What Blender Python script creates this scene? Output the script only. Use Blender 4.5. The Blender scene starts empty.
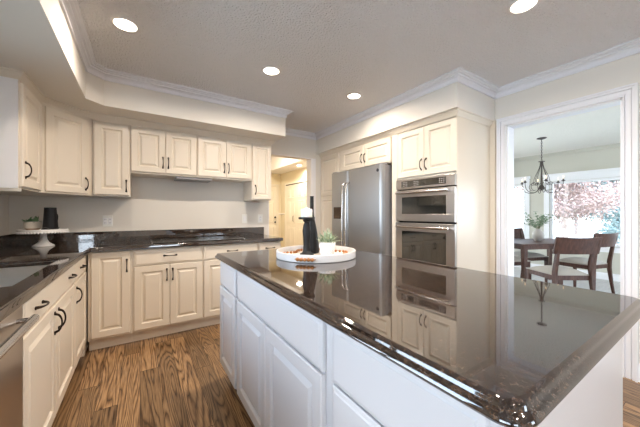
import bpy, bmesh, math, random
from mathutils import Vector, Matrix
R = math.radians
PI = math.pi
scene = bpy.context.scene
COL = scene.collection
random.seed(7)

# ------------------------------------------------------------------ camera
cam = bpy.data.cameras.new('camera')
cam_o = bpy.data.objects.new('camera', cam); COL.objects.link(cam_o)
cam_o.location = (0, 0, 1.205)
cam_o.rotation_euler = (R(90), 0, R(-33.2))
cam.sensor_width = 36.0
cam.lens = 275.0 / 640.0 * 36.0
cam.clip_start = 0.02
scene.camera = cam_o

# ------------------------------------------------------------------ world, sun, exposure
world = bpy.data.worlds.new('world'); scene.world = world
world.use_nodes = True
wn = world.node_tree.nodes; wl = world.node_tree.links
bg = wn['Background']
tc = wn.new('ShaderNodeTexCoord'); sx = wn.new('ShaderNodeSeparateXYZ')
rp = wn.new('ShaderNodeValToRGB')
wl.new(tc.outputs['Generated'], sx.inputs[0]); wl.new(sx.outputs['Z'], rp.inputs[0])
rp.color_ramp.elements[0].position = 0.0; rp.color_ramp.elements[0].color = (0.86, 0.92, 1.0, 1)
rp.color_ramp.elements[1].position = 0.7; rp.color_ramp.elements[1].color = (0.52, 0.72, 1.0, 1)
wl.new(rp.outputs[0], bg.inputs[0])
bg.inputs[1].default_value = 8.5

def sun_light():
    d = bpy.data.lights.new('sun', 'SUN'); d.energy = 7.0; d.angle = R(1.0); d.color = (1, .95, .86)
    o = bpy.data.objects.new('sun', d); COL.objects.link(o)
    dirv = Vector((-0.62, 0.35, -0.70))           # light travels from beyond the dining room windows
    o.rotation_euler = dirv.to_track_quat('-Z', 'Y').to_euler()
    o.location = (12, 6, 9)
sun_light()

def area(name, loc, direction, sx_, sy_, power, color, portal=False, disk=False):
    d = bpy.data.lights.new(name, 'AREA')
    d.shape = 'DISK' if disk else 'RECTANGLE'
    d.size = sx_
    if not disk: d.size_y = sy_
    d.energy = power; d.color = color
    o = bpy.data.objects.new(name, d); COL.objects.link(o)
    o.location = loc
    o.rotation_euler = Vector(direction).to_track_quat('-Z', 'Y').to_euler()
    if portal: d.cycles.is_portal = True
    if disk and sx_ < .2: d.spread = R(165)
    return o
# sky portals in the window openings, including the added windows
area('portal_sink_window', (-1.14, 1.55, 1.52), (1, 0, 0), 1.5, 0.95, 1, (1, 1, 1), portal=True)
area('portal_rear_door', (-1.65, -3.19, 1.05), (0, 1, 0), 1.1, 2.1, 1, (1, 1, 1), portal=True)
area('portal_added_rear_window', (2.15, -3.19, 1.65), (0, 1, 0), .9, .9, 1, (1, 1, 1), portal=True)
area('portal_added_nook_window', (-2.49, -1.55, 1.27), (1, 0, 0), 2.5, 1.75, 1, (1, 1, 1), portal=True)
area('portal_dining', (7.25, 1.2, 1.2), (-1, 0, 0), 6.2, 1.3, 1, (1, 1, 1), portal=True)

area('portal_dining_left', (5.2, 4.69, 1.1), (0, -1, 0), 2.6, 2.0, 1, (1, 1, 1), portal=True)
area('portal_dining_right', (5.2, -2.69, 1.1), (0, 1, 0), 2.6, 2.0, 1, (1, 1, 1), portal=True)
vs = scene.view_settings
vs.view_transform = 'Standard'; vs.look = 'None'; vs.gamma = 1.0; vs.use_curve_mapping = False
vs.exposure = 0.74
LAMP_W = 10.0
LAMP_C = (1.0, 0.86, 0.72)
try:
    scene.cycles.use_denoising = True
    scene.cycles.max_bounces = 14; scene.cycles.diffuse_bounces = 6; scene.cycles.glossy_bounces = 6
    scene.cycles.transparent_max_bounces = 16
    scene.cycles.sample_clamp_indirect = 6.0
    scene.cycles.caustics_reflective = False; scene.cycles.caustics_refractive = False
except Exception:
    pass

# ------------------------------------------------------------------ materials
def mat(name, color, rough=0.5, metal=0.0, **kw):
    m = bpy.data.materials.new(name); m.use_nodes = True
    b = m.node_tree.nodes['Principled BSDF']
    b.inputs['Base Color'].default_value = (*color, 1)
    b.inputs['Roughness'].default_value = rough
    b.inputs['Metallic'].default_value = metal
    for k, v in kw.items():
        b.inputs[k.replace('_', ' ')].default_value = v
    return m
def N(m, t, **kw):
    n = m.node_tree.nodes.new(t)
    for k, v in kw.items(): setattr(n, k, v)
    return n
def L(m, a, b): m.node_tree.links.new(a, b)
def bsdf(m): return m.node_tree.nodes['Principled BSDF']
def noise_bump(m, scale, strength, dist=0.002, detail=3):
    t = N(m, 'ShaderNodeTexCoord'); n = N(m, 'ShaderNodeTexNoise'); b = N(m, 'ShaderNodeBump')
    n.inputs['Scale'].default_value = scale; n.inputs['Detail'].default_value = detail
    b.inputs['Strength'].default_value = strength; b.inputs['Distance'].default_value = dist
    L(m, t.outputs['Object'], n.inputs['Vector']); L(m, n.outputs['Fac'], b.inputs['Height'])
    L(m, b.outputs[0], bsdf(m).inputs['Normal'])
def noise_tint(m, c1, c2, scale, p0=0.3, p1=0.7, detail=3, stretch=None):
    t = N(m, 'ShaderNodeTexCoord'); n = N(m, 'ShaderNodeTexNoise'); r = N(m, 'ShaderNodeValToRGB')
    n.inputs['Scale'].default_value = scale; n.inputs['Detail'].default_value = detail
    src = t.outputs['Object']
    if stretch:
        mp = N(m, 'ShaderNodeMapping'); mp.inputs['Scale'].default_value = stretch
        L(m, src, mp.inputs[0]); src = mp.outputs[0]
    L(m, src, n.inputs['Vector'])
    r.color_ramp.elements[0].position = p0; r.color_ramp.elements[0].color = (*c1, 1)
    r.color_ramp.elements[1].position = p1; r.color_ramp.elements[1].color = (*c2, 1)
    L(m, n.outputs['Fac'], r.inputs[0]); L(m, r.outputs[0], bsdf(m).inputs['Base Color'])
    return m

M = {}
M['cream'] = mat('cream_cabinet_paint', (0.73, 0.655, 0.55), 0.32)
M['island'] = mat('white_island_paint', (0.60, 0.595, 0.61), 0.30)
M['wall'] = mat('cream_wall_paint', (0.76, 0.72, 0.66), 0.7); noise_bump(M['wall'], 140, 0.12)
M['dwall'] = mat('beige_dining_paint', (0.58, 0.555, 0.48), 0.7)
M['hwall'] = mat('warm_hall_paint', (0.84, 0.77, 0.60), 0.7)
M['ceil'] = mat('textured_ceiling', (0.93, 0.92, 0.93), 0.9); noise_bump(M['ceil'], 80, 1.0, 0.035, 3)
M['cool'] = mat('cool_white_trim', (0.80, 0.80, 0.83), 0.45)
M['dceil'] = mat('textured_dining_ceiling', (0.86, 0.82, 0.74), 0.9); noise_bump(M['dceil'], 60, 1.0, 0.04, 3)
M['white'] = mat('white_trim_paint', (0.86, 0.85, 0.86), 0.4)
M['bronze'] = mat('dark_bronze', (0.035, 0.024, 0.018), 0.38, 0.8)
M['black'] = mat('matte_black', (0.008, 0.008, 0.009), 0.45, Specular_IOR_Level=0.3)
M['toe'] = mat('toe_kick', (0.62, 0.55, 0.45), 0.5)
M['steelh'] = mat('bright_steel', (0.58, 0.57, 0.57), 0.24, 1.0)
M['glassblack'] = mat('oven_glass', (0.012, 0.013, 0.012), 0.04, 0.0, IOR=2.0)
M['cooktop'] = mat('black_glass', (0.015, 0.014, 0.014), 0.25, 0.0, IOR=1.3)
M['plate'] = mat('white_plastic', (0.85, 0.84, 0.80), 0.35)
M['slot'] = mat('outlet_slot', (0.1, 0.1, 0.1), 0.5)
M['ceramic'] = mat('white_ceramic', (0.86, 0.84, 0.82), 0.3)
M['potbeige'] = mat('beige_bowl', (0.72, 0.66, 0.58), 0.6)
M['potbase'] = mat('tan_bowl_base', (0.42, 0.28, 0.19), 0.6)
M['leaf'] = noise_tint(mat('succulent_green', (0.1, 0.2, 0.08), 0.5), (0.05, 0.13, 0.05), (0.20, 0.32, 0.16), 30)
M['leafpale'] = noise_tint(mat('pale_green_leaf', (0.3, 0.4, 0.25), 0.5), (0.16, 0.26, 0.15), (0.70, 0.74, 0.55), 40)
M['olive'] = noise_tint(mat('olive_leaf', (0.2, 0.28, 0.16), 0.5), (0.10, 0.16, 0.09), (0.22, 0.32, 0.18), 30)
M['stem'] = mat('green_stem', (0.16, 0.18, 0.09), 0.6)
M['bead'] = noise_tint(mat('wooden_bead', (0.5, 0.2, 0.06), 0.4), (0.26, 0.09, 0.02), (0.50, 0.21, 0.06), 60)
M['tray'] = mat('white_tray_enamel', (0.72, 0.71, 0.71), 0.3)
M['trayin'] = mat('pale_tray_inside', (0.80, 0.72, 0.64), 0.5)
M['wax'] = mat('candle_wax', (0.92, 0.89, 0.82), 0.5, Subsurface_Weight=0.2)
M['dark_wood'] = noise_tint(mat('dark_walnut', (0.07, 0.035, 0.025), 0.45, Specular_IOR_Level=0.25), (0.045, 0.017, 0.011), (0.10, 0.045, 0.03), 9, stretch=(6, 6, 1))
M['cushion'] = mat('grey_beige_upholstery', (0.42, 0.38, 0.33), 0.9); noise_bump(M['cushion'], 400, 0.2)
M['vase'] = mat('stone_grey_vase', (0.50, 0.46, 0.43), 0.6)
M['iron'] = mat('dark_iron', (0.085, 0.068, 0.06), 0.5, 0.6)
M['candle'] = mat('candle_sleeve', (0.80, 0.74, 0.62), 0.5)
M['sidegrey'] = mat('grey_fridge_side', (0.30, 0.29, 0.30), 0.42, 0.3)
M['bark'] = noise_tint(mat('bark', (0.2, 0.15, 0.12), 0.9), (0.20, 0.15, 0.13), (0.36, 0.28, 0.24), 12)
M['pinkleaf'] = noise_tint(mat('pink_blossom', (0.8, 0.5, 0.45), 0.8), (0.20, 0.12, 0.105), (0.44, 0.31, 0.26), 3)
M['greenleaf'] = noise_tint(mat('blue_green_leaf', (0.3, 0.45, 0.35), 0.8), (0.08, 0.12, 0.12), (0.24, 0.30, 0.27), 3)
M['lawn'] = noise_tint(mat('pale_lawn', (0.5, 0.5, 0.4), 0.9), (0.30, 0.31, 0.27), (0.44, 0.42, 0.38), 1.5)
M['paving'] = noise_tint(mat('pale_patio', (0.6, 0.6, 0.6), 0.8), (0.66, 0.65, 0.64), (0.76, 0.75, 0.73), 2)
M['dfloor'] = noise_tint(mat('pale_dining_floor', (0.62, 0.60, 0.57), 0.35), (0.52, 0.49, 0.46), (0.66, 0.63, 0.60), 3, stretch=(1, 8, 1))
M['rubber'] = mat('black_gasket', (0.02, 0.02, 0.02), 0.6)

def emis(name, color, strength):
    m = mat(name, color, 0.5)
    bsdf(m).inputs['Emission Color'].default_value = (*color, 1)
    bsdf(m).inputs['Emission Strength'].default_value = strength
    return m
M['lens'] = emis('lit_lamp_lens', (1.0, 0.88, 0.70), 9.0)
M['bulb'] = emis('lit_flame_bulb', (1.0, 0.70, 0.42), 2.5)

FROT = 0.0
def steel(name, rough=0.33, aniso=0.85, col=(0.60, 0.59, 0.585), rot=0.0):
    m = mat(name, col, rough, 1.0)
    b = bsdf(m)
    b.inputs['Anisotropic'].default_value = aniso
    b.inputs['Anisotropic Rotation'].default_value = rot
    tg = N(m, 'ShaderNodeTangent'); tg.direction_type = 'RADIAL'; tg.axis = 'Z'
    L(m, tg.outputs[0], b.inputs['Tangent'])
    t = N(m, 'ShaderNodeTexCoord'); mp = N(m, 'ShaderNodeMapping'); n = N(m, 'ShaderNodeTexNoise'); bp = N(m, 'ShaderNodeBump')
    mp.inputs['Scale'].default_value = (300, 300, 2)
    n.inputs['Scale'].default_value = 1.0
    L(m, t.outputs['Object'], mp.inputs[0]); L(m, mp.outputs[0], n.inputs['Vector'])
    L(m, n.outputs['Fac'], bp.inputs['Height']); bp.inputs['Strength'].default_value = 0.04; bp.inputs['Distance'].default_value = 0.001
    L(m, bp.outputs[0], b.inputs['Normal'])
    return m
M['fridge'] = steel('brushed_fridge_steel', 0.40, 0.85, (.37, .37, .375), rot=FROT)
M['steel'] = steel('brushed_oven_steel', 0.28, 0.5, (0.50, 0.46, 0.43))
M['sinksteel'] = mat('sink_steel', (0.62, 0.62, 0.60), 0.28, 1.0)

def granite():
    m = mat('polished_brown_granite', (0.03, 0.02, 0.015), 0.035, 0.0, IOR=1.9)
    b = bsdf(m)
    t = N(m, 'ShaderNodeTexCoord')
    v = N(m, 'ShaderNodeTexVoronoi'); v.inputs['Scale'].default_value = 750
    n = N(m, 'ShaderNodeTexNoise'); n.inputs['Scale'].default_value = 90; n.inputs['Detail'].default_value = 6
    L(m, t.outputs['Object'], v.inputs['Vector']); L(m, t.outputs['Object'], n.inputs['Vector'])
    r1 = N(m, 'ShaderNodeValToRGB'); L(m, v.outputs['Color'], r1.inputs[0])
    cr = r1.color_ramp
    cr.elements[0].position = 0.30; cr.elements[0].color = (0.008, 0.007, 0.008, 1)
    cr.elements[1].position = 0.92; cr.elements[1].color = (0.12, 0.08, 0.055, 1)
    e = cr.elements.new(0.62); e.color = (0.05, 0.032, 0.023, 1)
    r2 = N(m, 'ShaderNodeValToRGB'); L(m, n.outputs['Fac'], r2.inputs[0])
    r2.color_ramp.elements[0].position = 0.42; r2.color_ramp.elements[0].color = (0.35, 0.35, 0.38, 1)
    r2.color_ramp.elements[1].position = 0.62; r2.color_ramp.elements[1].color = (1.3, 1.2, 1.1, 1)
    mx = N(m, 'ShaderNodeMix'); mx.data_type = 'RGBA'; mx.blend_type = 'MULTIPLY'; mx.inputs[0].default_value = 1
    L(m, r1.outputs[0], mx.inputs[6]); L(m, r2.outputs[0], mx.inputs[7])
    L(m, mx.outputs[2], b.inputs['Base Color'])
    return m
M['granite'] = granite()

def wood_floor():
    m = mat('oak_plank_floor', (0.25, 0.14, 0.07), 0.28)
    b = bsdf(m)
    t = N(m, 'ShaderNodeTexCoord'); s = N(m, 'ShaderNodeSeparateXYZ'); L(m, t.outputs['Object'], s.inputs[0])
    def ma(op, a, bb=None, c=None):
        n = N(m, 'ShaderNodeMath', operation=op)
        for i, q in enumerate((a, bb, c)):
            if q is None: continue
            if isinstance(q, (int, float)): n.inputs[i].default_value = q
            else: L(m, q, n.inputs[i])
        return n.outputs[0]
    xs = ma('DIVIDE', s.outputs['X'], 0.118)
    xi = ma('FLOOR', xs); xf = ma('FRACT', xs)
    wnz = N(m, 'ShaderNodeTexWhiteNoise', noise_dimensions='1D'); L(m, xi, wnz.inputs['W'])
    off = ma('MULTIPLY', wnz.outputs['Value'], 7.3)
    ys = ma('DIVIDE', ma('ADD', s.outputs['Y'], off), 1.35)
    yi = ma('FLOOR', ys); yf = ma('FRACT', ys)
    idv = ma('ADD', ma('MULTIPLY', xi, 3.17), ma('MULTIPLY', yi, 11.31))
    w2 = N(m, 'ShaderNodeTexWhiteNoise', noise_dimensions='1D'); L(m, idv, w2.inputs['W'])
    rnd = w2.outputs['Value']
    cv = N(m, 'ShaderNodeCombineXYZ')
    L(m, ma('MULTIPLY', s.outputs['X'], 9.0), cv.inputs[0]); L(m, ma('MULTIPLY', s.outputs['Y'], 0.70), cv.inputs[1])
    L(m, ma('MULTIPLY', rnd, 60), cv.inputs[2])
    n1 = N(m, 'ShaderNodeTexNoise'); n1.inputs['Scale'].default_value = 1.0; n1.inputs['Detail'].default_value = 2.2
    n1.inputs['Roughness'].default_value = 0.35
    L(m, cv.outputs[0], n1.inputs['Vector'])
    rings = ma('POWER', ma('ABSOLUTE', ma('SINE', ma('MULTIPLY', n1.outputs['Fac'], 58))), 0.55)
    cv2 = N(m, 'ShaderNodeCombineXYZ')
    L(m, ma('MULTIPLY', s.outputs['X'], 160), cv2.inputs[0]); L(m, ma('MULTIPLY', s.outputs['Y'], 9), cv2.inputs[1]); L(m, ma('MULTIPLY', rnd, 40), cv2.inputs[2])
    n2 = N(m, 'ShaderNodeTexNoise'); n2.inputs['Scale'].default_value = 1.0; n2.inputs['Detail'].default_value = 3
    L(m, cv2.outputs[0], n2.inputs['Vector'])
    g = ma('ADD', ma('MULTIPLY_ADD', rings, 0.55, -0.20), ma('MULTIPLY', n2.outputs['Fac'], 0.78))
    r = N(m, 'ShaderNodeValToRGB'); L(m, g, r.inputs[0]); cr = r.color_ramp
    cr.elements[0].position = 0.14; cr.elements[0].color = (0.035, 0.018, 0.010, 1)
    cr.elements[1].position = 0.85; cr.elements[1].color = (0.58, 0.36, 0.18, 1)
    e = cr.elements.new(0.42); e.color = (0.20, 0.105, 0.048, 1)
    hv = N(m, 'ShaderNodeHueSaturation'); L(m, r.outputs[0], hv.inputs['Color'])
    L(m, ma('MULTIPLY_ADD', rnd, 0.42, 0.44), hv.inputs['Value'])
    gap = ma('MULTIPLY', ma('GREATER_THAN', xf, 0.02), ma('GREATER_THAN', yf, 0.003))
    mx = N(m, 'ShaderNodeMix'); mx.data_type = 'RGBA'; L(m, gap, mx.inputs[0])
    mx.inputs[6].default_value = (0.03, 0.015, 0.01, 1); L(m, hv.outputs[0], mx.inputs[7])
    L(m, mx.outputs[2], b.inputs['Base Color'])
    bp = N(m, 'ShaderNodeBump'); bp.inputs['Strength'].default_value = 0.25; bp.inputs['Distance'].default_value = 0.001
    L(m, g, bp.inputs['Height']); L(m, bp.outputs[0], b.inputs['Normal'])
    return m
M['floor'] = wood_floor()

def glass():
    m = bpy.data.materials.new('window_glass'); m.use_nodes = True
    nt = m.node_tree; nt.nodes.clear()
    o = nt.nodes.new('ShaderNodeOutputMaterial'); tr = nt.nodes.new('ShaderNodeBsdfTransparent')
    gl = nt.nodes.new('ShaderNodeBsdfGlossy'); gl.inputs['Roughness'].default_value = 0.0
    tr.inputs[0].default_value = (0.95, 0.97, 0.97, 1)
    fr = nt.nodes.new('ShaderNodeFresnel'); fr.inputs[0].default_value = 1.45
    mx = nt.nodes.new('ShaderNodeMixShader')
    nt.links.new(fr.outputs[0], mx.inputs[0]); nt.links.new(tr.outputs[0], mx.inputs[1]); nt.links.new(gl.outputs[0], mx.inputs[2])
    nt.links.new(mx.outputs[0], o.inputs[0])
    return m
M['glass'] = glass()

# ------------------------------------------------------------------ mesh helpers
def box(bm, x0, x1, y0, y1, z0, z1, bev=0.0, seg=2):
    r = bmesh.ops.create_cube(bm, size=1.0)
    vs_ = r['verts']
    for v in vs_:
        v.co = Vector(((x0 + x1) / 2 + v.co.x * (x1 - x0), (y0 + y1) / 2 + v.co.y * (y1 - y0), (z0 + z1) / 2 + v.co.z * (z1 - z0)))
    if bev:
        es = list({e for v in vs_ for e in v.link_edges})
        bmesh.ops.bevel(bm, geom=es, offset=bev, segments=seg, profile=0.5, affect='EDGES')
def lathe(bm, prof, segs=24, c=(0, 0, 0), caps=True):
    rings = []
    for (r, z) in prof:
        rings.append([bm.verts.new((c[0] + r * math.cos(2 * PI * k / segs), c[1] + r * math.sin(2 * PI * k / segs), c[2] + z)) for k in range(segs)])
    for a, b in zip(rings, rings[1:]):
        for k in range(segs):
            bm.faces.new((a[k], a[(k + 1) % segs], b[(k + 1) % segs], b[k]))
    if caps:
        bm.faces.new(list(reversed(rings[0]))); bm.faces.new(rings[-1])
def tube(bm, pts, rad, segs=8):
    pts = [Vector(p) for p in pts]
    n = len(pts)
    rads = rad if isinstance(rad, (list, tuple)) else [rad] * n
    rings = []; up = Vector((0, 0, 1)); prev = None
    for i, p in enumerate(pts):
        d = (pts[min(i + 1, n - 1)] - pts[max(i - 1, 0)]).normalized()
        if prev is None:
            a = d.cross(up)
            if a.length < 1e-3: a = d.cross(Vector((1, 0, 0)))
        else:
            a = prev - d * prev.dot(d)
        a.normalize(); prev = a
        b = d.cross(a)
        rings.append([bm.verts.new(p + (a * math.cos(2 * PI * k / segs) + b * math.sin(2 * PI * k / segs)) * rads[i]) for k in range(segs)])
    for a, b in zip(rings, rings[1:]):
        for k in range(segs):
            bm.faces.new((a[k], a[(k + 1) % segs], b[(k + 1) % segs], b[k]))
    bm.faces.new(list(reversed(rings[0]))); bm.faces.new(rings[-1])
def sphere(bm, c, r, u=12, v=8, sc=(1, 1, 1)):
    res = bmesh.ops.create_uvsphere(bm, u_segments=u, v_segments=v, radius=1)
    for w in res['verts']:
        w.co = Vector((c[0] + w.co.x * r * sc[0], c[1] + w.co.y * r * sc[1], c[2] + w.co.z * r * sc[2]))
def prism(bm, poly, z0, z1):
    lo = [bm.verts.new((x, y, z0)) for x, y in poly]; hi = [bm.verts.new((x, y, z1)) for x, y in poly]
    n = len(poly)
    for i in range(n):
        bm.faces.new((lo[i], lo[(i + 1) % n], hi[(i + 1) % n], hi[i]))
    bm.faces.new(list(reversed(lo))); bm.faces.new(hi)
def obj(name, bm, m, parent=None, smooth=None, loc=None, props=None):
    bmesh.ops.recalc_face_normals(bm, faces=bm.faces[:])
    me = bpy.data.meshes.new(name)
    bm.to_mesh(me); bm.free()
    o = bpy.data.objects.new(name, me); COL.objects.link(o)
    if isinstance(m, (list, tuple)):
        for q in m: me.materials.append(q)
    else:
        me.materials.append(m)
    if parent is not None: o.parent = parent
    if loc is not None: o.location = loc
    if smooth:
        me.shade_smooth()
        if smooth < 180: me.set_sharp_from_angle(angle=R(smooth))
    return o
def flat_top(o):
    for p in o.data.polygons:
        if p.normal.z > .9995: p.use_smooth = False
    return o
def BM(): return bmesh.new()
def thing(name, label, cat, loc=(0, 0, 0), rz=0.0, group=None):
    o = bpy.data.objects.new(name, None); COL.objects.link(o)
    o.empty_display_size = 0.1
    o.location = loc; o.rotation_euler = (0, 0, rz)
    o['label'] = label; o['category'] = cat
    if group: o['group'] = group
    return o
def tag(o, label, cat, group=None, kind=None):
    o['label'] = label; o['category'] = cat
    if group: o['group'] = group
    if kind: o['kind'] = kind
    return o
def struct(name, bm, m, label=None, parent=None, smooth=None):
    o = obj(name, bm, m, parent, smooth)
    if parent is None:
        o['kind'] = 'structure'
        if label: o['label'] = label
        o['category'] = name.split('_')[0]
    return o
def copy_tree(o, parent=None):
    c = o.copy(); COL.objects.link(c); c.parent = parent
    for ch in list(o.children): copy_tree(ch, c)
    return c
def sweep(bm, path, prof, side=1, closed=False):
    """prof = [(out, z)...] swept along a 2D path; out is measured to the right of travel when side=1"""
    n = len(path); P = [Vector((a, b)) for a, b in path]; rings = []
    for i in range(n):
        if closed:
            d0 = (P[i] - P[i - 1]).normalized(); d1 = (P[(i + 1) % n] - P[i]).normalized()
        else:
            d0 = (P[i] - P[i - 1]).normalized() if i else (P[1] - P[0]).normalized()
            d1 = (P[i + 1] - P[i]).normalized() if i < n - 1 else d0
        n0 = Vector((d0.y, -d0.x)) * side; n1 = Vector((d1.y, -d1.x)) * side
        mt = (n0 + n1); mt = mt / max(0.2, mt.dot(n0)) if mt.length > 1e-6 else n0
        rings.append([bm.verts.new((P[i].x + mt.x * o_, P[i].y + mt.y * o_, z)) for o_, z in prof])
    k = len(prof)
    pairs = list(zip(rings, rings[1:])) + ([(rings[-1], rings[0])] if closed else [])
    for a, b in pairs:
        for j in range(k):
            bm.faces.new((a[j], a[(j + 1) % k], b[(j + 1) % k], b[j]))
    if not closed:
        bm.faces.new(list(reversed(rings[0]))); bm.faces.new(rings[-1])

# ------------------------------------------------------------------ the setting
bm = BM(); prism(bm, [(-2.4, -3.1), (3.06, -3.1), (3.06, 3.77), (3.7, 3.77), (3.7, 8.0), (1.0, 8.0), (1.0, 3.77), (-1.1, 3.77), (-1.1, 0.2), (-2.4, 0.2)], -0.1, 0.0)
struct('floor', bm, M['floor'], 'stained oak plank floor of the kitchen')
bm = BM(); box(bm, 3.06, 7.25, -2.6, 4.6, -0.1, 0.0)
struct('floor_dining', bm, M['dfloor'], 'pale floor of the dining room')
bm = BM(); prism(bm, [(-2.5, -3.2), (3.12, -3.2), (3.12, 3.77), (-1.1, 3.77), (-1.1, 0.2), (-2.5, 0.2)], 2.44, 2.54)
struct('ceiling', bm, M['ceil'], 'textured white kitchen ceiling')
bm = BM(); box(bm, 3.12, 7.25, -2.6, 4.6, 2.44, 2.54)
struct('ceiling_dining', bm, M['dceil'], 'textured dining room ceiling')
bm = BM()
box(bm, 3.15, 3.8, 3.77, 8.0, 2.44, 2.54); box(bm, 1.0, 3.15, 3.77, 4.3, 2.44, 2.54)
box(bm, 1.0, 3.15, 4.3, 8.0, 3.05, 3.15); box(bm, 3.15, 3.2, 4.3, 8.0, 2.54, 3.05); box(bm, 1.0, 3.15, 4.2, 4.3, 2.54, 3.05)
struct('ceiling_hall', bm, M['white'], 'white hallway ceiling with a raised well')

# back wall with the hallway opening
bm = BM()
box(bm, -1.1, 1.51, 3.65, 3.77, 0, 2.44); box(bm, 1.51, 2.23, 3.65, 3.77, 2.06, 2.44); box(bm, 2.23, 3.12, 3.65, 3.77, 0, 2.44)
struct('wall_back', bm, M['wall'], 'cream wall behind the counter with an open passage to the hallway')
# left wall with the sink window
bm = BM()
box(bm, -1.1, -1.0, 0.2, 0.8, 0, 2.44); box(bm, -1.1, -1.0, 2.3, 3.65, 0, 2.44)
box(bm, -1.1, -1.0, 0.8, 2.3, 0, 1.06); box(bm, -1.1, -1.0, 0.8, 2.3, 2.0, 2.44)
box(bm, -2.4, -1.0, 0.2, 0.3, 0, 2.44) if False else None
struct('wall_left', bm, M['wall'], 'cream wall on the sink side')
bm = BM(); box(bm, -2.5, -1.1, 0.1, 0.2, 0, 2.44); box(bm, -2.5, -2.4, -3.1, -2.8, 0, 2.44); box(bm, -2.5, -2.4, -.3, .1, 0, 2.44); box(bm, -2.5, -2.4, -2.8, -.3, 0, .4); box(bm, -2.5, -2.4, -2.8, -.3, 2.15, 2.44)
struct('wall_left_rear', bm, M['wall'])
# rear wall, glass door
bm = BM()
box(bm, -2.5, -2.2, -3.2, -3.1, 0, 2.44); box(bm, -2.2, -1.1, -3.2, -3.1, 2.1, 2.44); box(bm, -1.1, 1.7, -3.2, -3.1, 0, 2.44); box(bm, 2.6, 3.12, -3.2, -3.1, 0, 2.44)
box(bm, 1.7, 2.6, -3.2, -3.1, 0, 1.2); box(bm, 1.7, 2.6, -3.2, -3.1, 2.1, 2.44)
struct('wall_rear', bm, M['wall'])
# right wall with the dining opening
DY0, DY1, DZ = 0.478, 1.248, 2.062
bm = BM()
box(bm, 3.0, 3.12, DY1, 3.65, 0, 2.44); box(bm, 3.0, 3.12, -3.1, DY0, 0, 2.44); box(bm, 3.0, 3.12, DY0, DY1, DZ, 2.44)
struct('wall_right', bm, M['wall'], 'cream wall with the doorway to the dining room')
# dining walls
bm = BM()
X0 = 7.1
box(bm, X0, X0 + .15, -2.6, -2.0, 0, 2.44); box(bm, X0, X0 + .15, 2.17, 2.60, 0, 2.44); box(bm, X0, X0 + .15, 4.2, 4.6, 0, 2.44)
box(bm, X0, X0 + .15, -2.0, 2.17, 0, 0.60); box(bm, X0, X0 + .15, 2.60, 4.2, 0, 0.60)
box(bm, X0, X0 + .15, -2.0, 2.17, 1.86, 2.44); box(bm, X0, X0 + .15, 2.60, 4.2, 1.86, 2.44)
struct('wall_dining', bm, M['dwall'], 'beige dining room wall around the wide windows')
bm = BM(); box(bm, 3.12, 7.25, 4.6, 4.7, 0, 0.1); box(bm, 3.12, 7.25, 4.6, 4.7, 2.1, 2.44); box(bm, 3.12, 3.9, 4.6, 4.7, 0.1, 2.1); box(bm, 6.5, 7.25, 4.6, 4.7, 0.1, 2.1)
struct('wall_dining_left', bm, M['dwall'])
bm = BM(); box(bm, 3.12, 7.25, -2.7, -2.6, 0, 0.1); box(bm, 3.12, 7.25, -2.7, -2.6, 2.1, 2.44); box(bm, 3.12, 3.9, -2.7, -2.6, 0.1, 2.1); box(bm, 6.5, 7.25, -2.7, -2.6, 0.1, 2.1)
struct('wall_dining_right', bm, M['dwall'])
# hall walls
bm = BM(); box(bm, 3.7, 3.8, 3.77, 8.0, 0, 2.44); struct('wall_hall_right', bm, M['hwall'])
bm = BM(); box(bm, 1.0, 3.8, 7.9, 8.0, 0, 3.15); struct('wall_hall_far', bm, M['hwall'])
bm = BM(); box(bm, 0.9, 1.0, 3.77, 8.0, 0, 3.15); struct('wall_hall_left', bm, M['hwall'])
bm = BM(); box(bm, 1.0, 3.15, 4.15, 4.2, 2.54, 3.15)
struct('wall_hall_well', bm, M['white'])

# soffits
SF = 2.14
bm = BM(); prism(bm, [(-1.0, 0.2), (-0.37, 0.2), (-0.37, 2.91), (-0.26, 3.016), (1.475, 3.016), (1.475, 3.65), (-1.0, 3.65)], SF, 2.44)
struct('ceiling_soffit', bm, M['wall'], 'cream soffit above the left and back cabinets')
bm = BM(); box(bm, 2.32, 3.0, 1.357, 3.65, SF, 2.44)
struct('ceiling_soffit_right', bm, M['wall'], 'cream soffit above the fridge and ovens')

# ceiling crown
crown = [(0, 2.358), (0.014, 2.358), (0.014, 2.372), (0.006, 2.373), (0.008, 2.388), (0.018, 2.400), (0.032, 2.404), (0.032, 2.416), (0.050, 2.417), (0.050, 2.424), (0.056, 2.425), (0.068, 2.427), (0.068, 2.44), (0, 2.44)]
bm = BM()
sweep(bm, [(-0.37, 0.2), (-0.37, 2.91), (-0.26, 3.016), (1.475, 3.016), (1.475, 3.65), (2.32, 3.65), (2.32, 1.357), (3.0, 1.357), (3.0, -3.1), (-2.4, -3.1)], crown)
struct('trim_1', bm, M['cool'], 'white crown moulding around the kitchen ceiling')
bm = BM()
dcr = [(o, z) for o, z in crown]
sweep(bm, [(3.12, 4.6), (7.1, 4.6), (7.1, -2.6), (3.12, -2.6)], dcr)
struct('trim_2', bm, M['dwall'], 'painted crown moulding of the dining room', smooth=35)

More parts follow.
